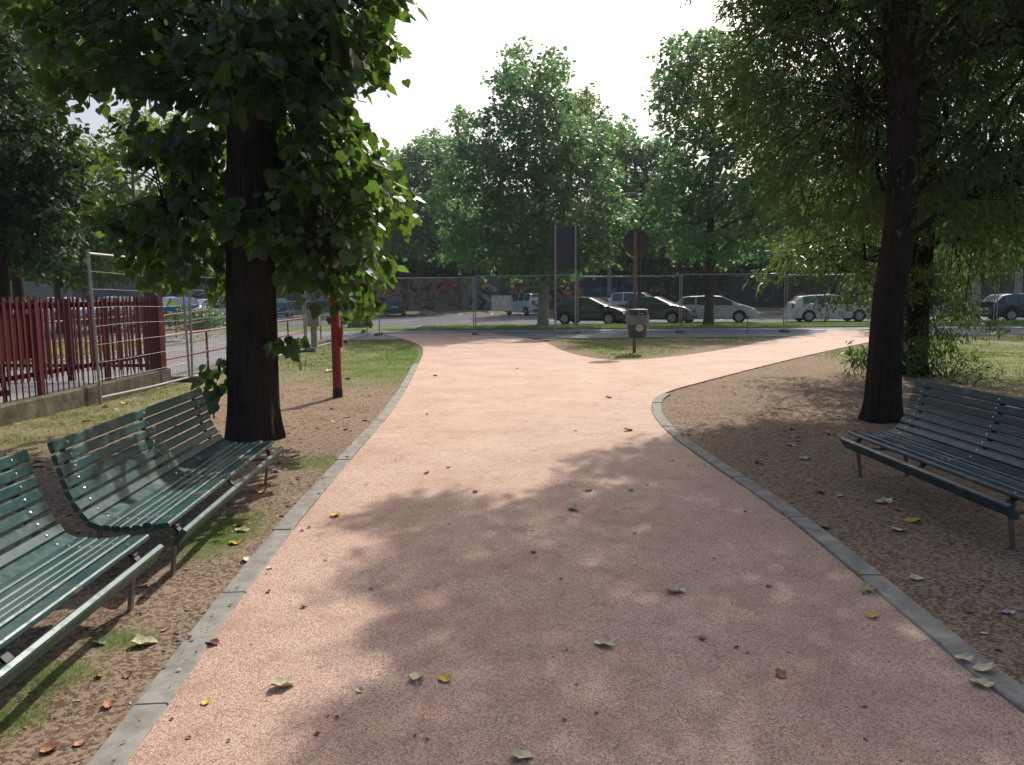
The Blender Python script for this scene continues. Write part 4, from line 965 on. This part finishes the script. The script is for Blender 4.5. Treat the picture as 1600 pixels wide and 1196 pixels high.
# ---- the second oak behind
b0 = G(1425, 583); O2 = Vector((b0.x, b0.y, 0)); Y2 = b0.y; print('oak2', O2)
PB = [(1232, 352), (1195, 400), (1180, 425), (1203, 445), (1235, 415), (1290, 425), (1345, 445), (1320, 455), (1265, 458), (1268, 475), (1305, 485), (1350, 470), (1390, 545), (1420, 570), (1460, 580), (1495, 540), (1520, 490), (1510, 440), (1640, 400), (1700, 330), (1500, 240), (1300, 260)]
cl2 = np.concatenate([pxcl(PB, Y2 - 1.9, Y2 + 2.2, 720), pxcl([(1538, 500), (1572, 498), (1575, 518), (1545, 522)], Y2 - 1.2, Y2 - .9, 3), pxcl([(1320, 540), (1360, 540), (1372, 580), (1340, 585)], Y2 - 1.3, Y2 - .4, 7), pxcl([(1320, 200), (1800, 100), (1800, -200), (1400, -200)], Y2 + .0, Y2 + 4, 900)]) - np.array(O2)
tree('oak_tree', 'lower-branched narrow-leaved oak standing just behind the leaning one', O2, [(0, 0, -.1), (0, 0, .5), (.05, 0, 3), (0, .1, 7), (0, .2, 12)], [.23, .22, .19, .13, .04], cl2, .26, 26, .112, 'lance', M['leaf_oak'], M['bark2'], groups=18, tn=40, ridge=.09, n2=.5, r1=.05, r2=.012, droop=.5, flat=.6, hang=.5)
# ---- plane trees on the strip beyond the fence
def plane(label, px, Yp, W0, poly, dep, n_, per, size, lmat='leaf_plane', bmat='barkp', r=.22, rad=.55, gap=.0, top=None, lean=0, grp='plane trees beyond the fence', gz=0, name='plane_tree', kind='lobed', groups=14, n2=.4):
    B = Vector((AT(px, 460, Yp).x, Yp, gz)); tz = AT(0, top if top else min(p[1] for p in poly), Yp).z
    cl = pxcl(poly, Yp - dep, Yp + dep, n_, (), gap, .018, 1.9)
    trk = [(0, 0, -.1), (0, 0, .6), (lean * .5, 0, 3), (lean, .1, tz * .55), (lean, .1, tz * .84)]
    return tree(name, label, B, trk, [r, r * .95, r * .82, r * .5, r * .12], cl - np.array(B), rad, per, size, kind, M[lmat], M[bmat], grp, groups=groups, tn=14, n2=n2, r1=.09, r2=.025, droop=.4, flat=.6, hang=.3)
plane('tall plane tree with a pale mottled trunk left of the rectangular sign', 848, 36.2, 10,
      [(812, 62), (822, 100), (845, 112), (862, 75), (880, 110), (882, 150), (900, 190), (925, 180), (945, 215), (960, 270), (985, 300), (978, 360), (960, 400), (905, 420), (860, 440), (800, 425), (740, 420), (700, 395), (690, 340), (672, 300), (700, 260), (712, 215), (718, 172), (740, 175), (752, 195), (770, 160), (775, 115), (795, 85)], 3.4, 1000, 30, .17, gap=.30, r=.26, rad=.55)
plane('plane tree with a brown trunk in front of the silver-white estate car', 1108, 36.4, 9,
      [(1060, 50), (1085, 60), (1110, 50), (1150, 45), (1200, 80), (1250, 150), (1270, 250), (1260, 330), (1230, 380), (1170, 405), (1110, 410), (1050, 390), (1015, 360), (1012, 310), (1040, 260), (1050, 215), (1030, 180), (1026, 120), (1040, 80)], 3.2, 850, 30, .17, gap=.28, bmat='barkd', r=.23)
plane('bright plane tree peeping out left of the linden', 217, 38, 9,
      [(150, 190), (210, 170), (280, 180), (340, 215), (360, 300), (350, 400), (300, 425), (200, 430), (130, 410), (110, 330), (120, 250)], 3.0, 420, 22, .22, 'leaf_bright', gap=.30, grp='trees left of the linden')
plane('rounded green tree in front of the wall, right of the black boxy car', 718, 67.9, 9,
      [(680, 200), (700, 215), (725, 255), (745, 300), (745, 380), (700, 405), (640, 390), (600, 395), (575, 340), (585, 270), (615, 240), (650, 225)], 4.2, 620, 28, .27, gap=.28, bmat='barkd', rad=.8, gz=.05)
plane('light green plane tree with a forked trunk behind the rectangular sign', 952, 67.9, 8,
      [(915, 135), (935, 165), (955, 215), (1000, 250), (1010, 320), (1000, 385), (940, 400), (880, 400), (860, 330), (870, 230), (885, 170)], 4.0, 600, 26, .28, 'leaf_bright', gap=.26, rad=.8, gz=.05)
plane('slim dark plane tree behind the street lamp', 1008, 69.4, 8,
      [(975, 180), (990, 200), (1000, 230), (1040, 215), (1060, 260), (1060, 350), (1020, 395), (960, 390), (945, 300), (955, 220)], 3.4, 460, 24, .3, gap=.26, bmat='barkd', rad=.8, gz=.05)
plane('plane tree behind the right-hand oaks on the grass strip', 1525, 39, 8,
      [(1400, 60), (1500, 20), (1620, 30), (1660, 200), (1640, 370), (1560, 410), (1440, 405), (1360, 370), (1340, 250), (1350, 120)], 3.0, 430, 22, .24, gap=.28)
plane('plane tree at the right edge behind the dark estate car', 1590, 48, 8,
      [(1560, 0), (1700, -20), (1800, 150), (1790, 370), (1680, 410), (1560, 405), (1500, 330), (1500, 150)], 3.0, 330, 22, .26, gap=.28)
plane('tree filling the gap right of the brown-trunked plane tree', 1318, 67.9, 8,
      [(1230, 120), (1300, 90), (1370, 130), (1400, 250), (1390, 380), (1300, 410), (1220, 400), (1180, 300), (1200, 190)], 4.0, 620, 26, .29, gap=.26, bmat='barkd', rad=.8, gz=.05)
# left side: dense dark tree and lighter ones
plane('dense dark tree behind the red pickets at the left picture edge', 3, 19, 8,
      [(-200, -60), (20, 40), (70, 130), (100, 180), (130, 260), (125, 340), (105, 370), (95, 420), (40, 400), (-200, 430)], 2.6, 1000, 34, .15, 'leaf_dark', 'bark2', r=.2, rad=.38, grp='trees left of the linden', name='hornbeam_tree', kind='oval', top=-200)
plane('taller tree with small lit leaves in the top left corner', 30, 25, 8,
      [(-250, -200), (40, -200), (110, -60), (112, 60), (95, 140), (60, 200), (-250, 120)], 2.6, 700, 26, .17, 'leaf_plane', 'bark2', r=.2, rad=.5, grp='trees left of the linden', name='broadleaf_tree', kind='oval', top=-300)
plane('bushy green tree at the left beyond the ramp', 90, 33, 8,
      [(60, 330), (140, 300), (220, 330), (240, 400), (180, 440), (80, 440), (20, 420), (0, 360)], 2.2, 200, 22, .2, 'leaf_bright', 'barkd', r=.14, rad=.5, grp='trees left of the linden', name='broadleaf_tree')
# ---- the wood behind the wall
def proto(name, seed, H, Wd, lmat, label, loc):
    global rng
    keep = rng; rng = np.random.default_rng(seed); cl = []
    while len(cl) < 300:
        p = rng.uniform(-1, 1, 3); r_ = np.linalg.norm(p)
        if r_ < 1 and rng.random() < .25 + r_: 
            z = p[2]; wz = 1 - .45 * max(z, 0) ** 1.2
            cl.append((p[0] * Wd * wz * (1 + .25 * math.sin(3 * math.atan2(p[1], p[0]) + seed)), p[1] * Wd * wz, H * .58 + z * H * .44 + rng.normal(0, .3)))
    t = tree(name, label, (0, 0, 0), [(0, 0, -.2), (0, 0, 1), (.1, 0, H * .4), (0, .1, H * .8)], [.24, .22, .16, .05], np.array(cl), .85, 20, .36, 'oval', M[lmat], M['barkd'], 'trees behind the graffiti wall', groups=10, tn=10, n2=.15, r1=.12, r2=.03, droop=.4, flat=.6)
    rng = keep; return t
pr_ = [proto('woodland_tree', 1, 14, 4.6, 'leaf_dark', '', 0), proto('woodland_tree', 2, 15, 4.2, 'leaf_plane', '', 0), proto('woodland_tree', 3, 12.5, 5, 'leaf_dark', '', 0)]
first = [True] * 3
row = [(-62, 80, 0), (-54, 78, 1), (-47, 81, 2), (-40, 78, 1), (-33.5, 80, 0), (-27, 79, 2), (-20.5, 82, 1), (-14, 78, 0), (-8, 80, 1), (-2, 79, 2), (4, 81, 0), (9.5, 78, 1), (15, 80, 0), (21, 79, 2), (27, 81, 1), (33, 79, 0), (40, 80, 2), (47, 78, 1), (54, 80, 0), (61, 79, 1), (69, 80, 2)]
row2 = [(wx(1092) * 68.6 / 72, 68.6, 2, 'tree in front of the wall seen just left of the brown plane trunk'), (wx(440) * 68.6 / 72, 68.6, 1, 'tree in front of the wall right of the linden trunk')]
for i, (x, y, k_) in enumerate(row):
    s_ = random.uniform(.85, 1.08); loc = (x + random.uniform(-1, 1), y, 0); lab = 'dense green tree growing behind the graffiti wall'
    if first[k_]: o = pr_[k_]; o.location = loc; o['label'] = lab; first[k_] = False; o.scale = (s_, s_, s_)
    else: o = dup(pr_[k_], loc, random.uniform(0, 6.3), lab, None, (s_, s_, s_ * random.uniform(.92, 1.06)))
for x, y, k_, lab in row2: o = dup(pr_[k_], (x, y, .1), random.uniform(0, 6.3), lab, None, (.82, .82, .8))
def mass(name, x0, x1, y0, y1, z0, z1, n_, size, mat, lab=None):
    c = np.stack([rng.uniform(x0, x1, n_), rng.uniform(y0, y1, n_), z0 + (z1 - z0) * rng.random(n_) ** 1.1], -1)
    c[:, 2] *= .72 + .5 * fbm(c[:, 0], c[:, 1] * 0, .12, 3)
    o = make_leaves(name, c, 1.0, 12, size, 'oval', mat, None, (0, 0, 0)); return tag(o, kind='stuff')
mass('woodland', -85, 85, 83, 91, 0.2, 11.5, 6500, .62, M['leaf_dark'])
mass('undergrowth', -75, 75, 73.2, 75, 0.2, 4.6, 2600, .42, M['leaf_dark'])
# ---- shrubs and sprouts
def shrub(label, loc, rx, ry, h, n_, per, size, lmat, kind='oval', name='shrub', rad=.16):
    cl = []
    while len(cl) < n_:
        p = rng.uniform(-1, 1, 3)
        if p[0] ** 2 + p[1] ** 2 + (p[2]) ** 2 < 1 and p[2] > -.7: cl.append((p[0] * rx, p[1] * ry, h * .5 + p[2] * h * .5))
    t = thing(name, loc, label, 'shrub'); mb = MB()
    for c in cl[::2]: mb.tube([(c[0] * .3, c[1] * .3, -.02), (c[0] * .7, c[1] * .7, c[2] * .6), c], [.009, .006, .003], 4, cap=False)
    mb.build('stem', M['barkd'], t); make_leaves('foliage', cl, rad, per, size, kind, M[lmat], t, (0, 0, h * .3), droop=.2); return t
g = G(1480, 588); shrub('low spray of green sprouts at the foot of the second oak', (g.x, g.y, 0), .9, .5, .42, 46, 14, .10, 'leaf_oak', 'lance')
g = G(1350, 583); shrub('leafy root sprouts left of the leaning oak trunk', (g.x, g.y, 0), .35, .3, .7, 18, 14, .11, 'leaf_oak', 'lance')
g = G(1570, 600); shrub('sparse weeds sprouting behind the right-hand bench', (g.x - .6, g.y, 0), .5, .3, .18, 14, 10, .07, 'leaf_oak', 'lance', rad=.1)
g = G(295, 520); shrub('clipped green hedge between the two red handrails', (g.x - .9, g.y + 3, 0), 1.9, 1.2, 1.0, 120, 26, .09, 'leaf_plane', name='hedge', rad=.25)
g = G(120, 525); shrub('pale green bush behind the red pickets', (g.x, g.y + 3, 0), 1.8, 1.0, 1.0, 90, 22, .09, 'leaf_bright', rad=.25)
# ------------------------------------------------------------------ single fallen leaves
def fleaf(px, py, wpx, col, label, on='path', group=None, z=None, roll=None):
    zz = {'path': PATHZ, 'kerb': .027, 'soil': None, 'bench': .36}[on]
    p = G(px, py, zz or 0)
    if zz is None: p.z = float(height_at(np.array([p.x]), np.array([p.y]))[0])
    s = wpx / FPX * p.y * .52; n_ = 12; mb = MB(); curl = random.uniform(.4, .95) if roll is None else roll; tw = random.uniform(-.4, .4)
    vs = []; 
    for j in range(3):
        for i in range(n_):
            a = 2 * math.pi * i / n_; r_ = (j + 1) / 3 * (1 + .16 * math.cos(a) + .10 * math.sin(5 * a) * (j == 2) + random.uniform(-.05, .05)); x, y = math.cos(a) * r_, math.sin(a) * r_ * .72
            vs.append((x * s, y * s, s * (curl * (y * y * 1.1 + .35 * x * x) + .08 * math.sin(4 * a) * r_ * r_ + tw * x * y * .5)))
    o = len(mb.v); mb.v += vs + [(0, 0, 0)]; c = 3 * n_
    for i in range(n_):
        mb.f.append((c, i, (i + 1) % n_))
        for j in range(2): mb.f.append((j * n_ + i, (j + 1) * n_ + i, (j + 1) * n_ + (i + 1) % n_, j * n_ + (i + 1) % n_))
    mn = min(v[2] for v in vs); mb.v = [(a, b_, d - mn) for a, b_, d in mb.v]
    mb.tube([(s * 1.05, 0, s * .35 - mn), (s * 1.5, s * .15, s * .25), (s * 1.85, s * .1, s * .05)], s * .035, 4)
    ob = mb.build('fallen_leaf', M['fallen'], smooth=70, loc=(p.x, p.y, p.z + .002)); ob.rotation_euler = (random.uniform(-.15, .15), random.uniform(-.15, .15), random.uniform(0, 6.28)); ob.color = (*col, 1)
    tag(ob, label, 'leaf', group or 'fallen leaves'); return ob
CR, YE, BR, RD, OR_, GN, WH = (.78, .70, .46), (.75, .52, .06), (.22, .10, .05), (.33, .09, .04), (.50, .22, .10), (.42, .45, .22), (.6, .6, .56)
FL = [(445, 1073, 40, CR, 'large cream leaf on the sunlit path by the left kerb at the bottom', 'path'), (943, 1007, 38, CR, 'cream leaf in the shade near the middle of the path', 'path'), (1058, 926, 30, CR, 'cream leaf in shade right of the middle of the path', 'path'),
      (652, 1060, 34, CR, 'pale curled leaf lying left beside the yellow one', 'path'), (696, 1063, 28, YE, 'bright yellow leaf beside a pale curled one on the path', 'path'), (322, 1099, 19, YE, 'small yellow leaf on the lit path near the bottom left kerb', 'path'),
      (563, 1081, 14, CR, 'tiny pale leaf alone on the path between the cream and curled leaves', 'path'), (818, 1184, 40, CR, 'cream leaf cut by the bottom picture edge', 'path'), (898, 797, 22, CR, 'cream leaf in a sun fleck among the dappled shade', 'path'), (920, 767, 14, CR, 'small cream leaf at the far rim of the dappled shade', 'path'),
      (526, 806, 20, YE, 'yellow leaf by the left kerb level with the benches', 'path'), (983, 673, 16, CR, 'pale leaf far up the sunlit path on the right', 'path'), (331, 1006, 24, RD, 'rust-red leaf at the left kerb joint', 'path'), (1097, 998, 18, BR, 'dark brown curled leaf in shade right of the cream one', 'path'), (1220, 1056, 24, RD, 'reddish brown crumpled leaf low on the right of the path', 'path'),
      (1530, 1070, 38, CR, 'cream leaf leaning on the right kerb near the picture edge', 'path'), (1362, 963, 24, YE, 'dull yellow leaf on the path beside the right kerb', 'path'), (1355, 921, 28, GN, 'greenish leaf lying against the right kerb', 'kerb'), (1505, 1030, 28, CR, 'upright cream leaf on the right kerb', 'kerb'), (1537, 1047, 36, CR, 'flat cream leaf on the right kerb beyond the upright one', 'kerb'),
      (1200, 917, 10, RD, 'tiny rust-coloured leaf in the shade left of the right kerb', 'path'), (985, 767, 10, OR_, 'tiny orange leaf in the dappled shade', 'path'), (422, 888, 12, CR, 'small cream leaf touching the left kerb', 'path'), (1258, 715, 18, WH, 'whitish leaf on the shaded soil nearest the path fork', 'soil'), (1312, 772, 12, WH, 'small whitish leaf left of the bench front leg', 'soil'),
      (1378, 783, 26, CR, 'cream leaf on the soil in front of the right bench', 'soil'), (1405, 826, 24, CR, 'cream leaf below the right bench seat', 'soil'), (1425, 812, 26, YE, 'yellow leaf touching the cream one below the right bench', 'soil'), (1290, 824, 22, BR, 'crumpled brown leaf on the soil by the right kerb', 'soil'), (1433, 902, 22, CR, 'cream leaf on bare soil nearest the right bench rear leg', 'soil'),
      (1573, 953, 20, WH, 'blue-white split leaf on the dark soil at the right edge', 'soil'), (1537, 988, 12, CR, 'narrow pale leaf on the soil just beyond the right kerb', 'soil'), (1233, 697, 14, WH, 'tiny pale leaf on the soil by the far end of the right kerb', 'soil'),
      (228, 1005, 38, CR, 'rolled cream leaf on the soil beside the near bench', 'soil'), (76, 1173, 28, OR_, 'pink-orange leaf in the bottom left corner', 'soil'), (124, 1163, 22, OR_, 'orange leaf right of the pink one in the bottom left corner', 'soil'), (170, 1101, 24, OR_, 'orange-brown leaf on the soil left of the near kerb', 'soil'), (155, 1060, 15, YE, 'small yellow leaf under the near bench front', 'soil'),
      (200, 1058, 18, BR, 'folded brown leaf beside the left kerb', 'soil'), (157, 1008, 22, GN, 'yellow-green leaf in the shade of the near bench', 'soil'), (222, 922, 18, YE, 'yellow leaf behind the near bench leg', 'soil'), (388, 876, 24, CR, 'rolled cream leaf at the kerb below the far left bench', 'soil'), (380, 830, 26, CR, 'cream leaf on the grass in front of the far left bench', 'soil'),
      (373, 823, 22, OR_, 'orange leaf on the grass in front of the far left bench', 'soil'), (366, 851, 20, YE, 'yellow leaf nearest the far left bench near leg', 'soil'), (432, 738, 16, CR, 'pale leaf behind the far left bench far leg', 'soil'), (410, 770, 24, OR_, 'orange leaf at the foot of the far left bench far leg', 'soil'), (197, 633, 14, YE, 'yellow leaf in the grass by the nearest mesh fence panel', 'soil')]
for f_ in FL: fleaf(f_[0], f_[1], f_[2], f_[3], f_[4], f_[5])
for c, lab, sz, num in ((BR, 'tiny dark leaf scrap scattered on the pink path', (6, 11), 34), (OR_, 'tiny crumpled dry leaf scrap on the bare earth', (8, 15), 60)):
    k_ = 0
    while k_ < num:
        px, py = random.uniform(0, 1600), 560 + 600 * random.random() ** 1.5; p = G(px, py); on = bool(inpoly(np.array([p.x]), np.array([p.y]), pp)[0])
        if on != (num == 34): continue
        if num == 60 and (min(abs(p.x + 1.3), 9) < .3 or (px > 1000 and py < 640) or float(np.minimum(polydist(np.array([p.x]), np.array([p.y]), LE), polydist(np.array([p.x]), np.array([p.y]), RE))[0]) < .25): continue
        fleaf(px, py, random.uniform(*sz), c if random.random() < .7 else random.choice([BR, CR, OR_]) if num == 60 else RD, lab, 'path' if on else 'soil', 'small fallen leaves on the path' if on else 'small fallen leaves on the soil'); k_ += 1
# ------------------------------------------------------------------ the air between here and the wood
hz = MB().box((0, 42, 8.2), (236, 104, 19.2)).build('haze', M['wire']); tag(hz, kind='stuff')
hm = bpy.data.materials.new('haze_air'); hm.use_nodes = True; hn = hm.node_tree; hn.nodes.clear()
ho = hn.nodes.new('ShaderNodeOutputMaterial'); hv = hn.nodes.new('ShaderNodeVolumePrincipled')
hv.inputs['Color'].default_value = (.80, .90, 1, 1); hv.inputs['Density'].default_value = .0004; hv.inputs['Anisotropy'].default_value = .3
hn.links.new(hv.outputs[0], ho.inputs['Volume']); hz.data.materials.clear(); hz.data.materials.append(hm)
S.cycles.volume_bounces = 0
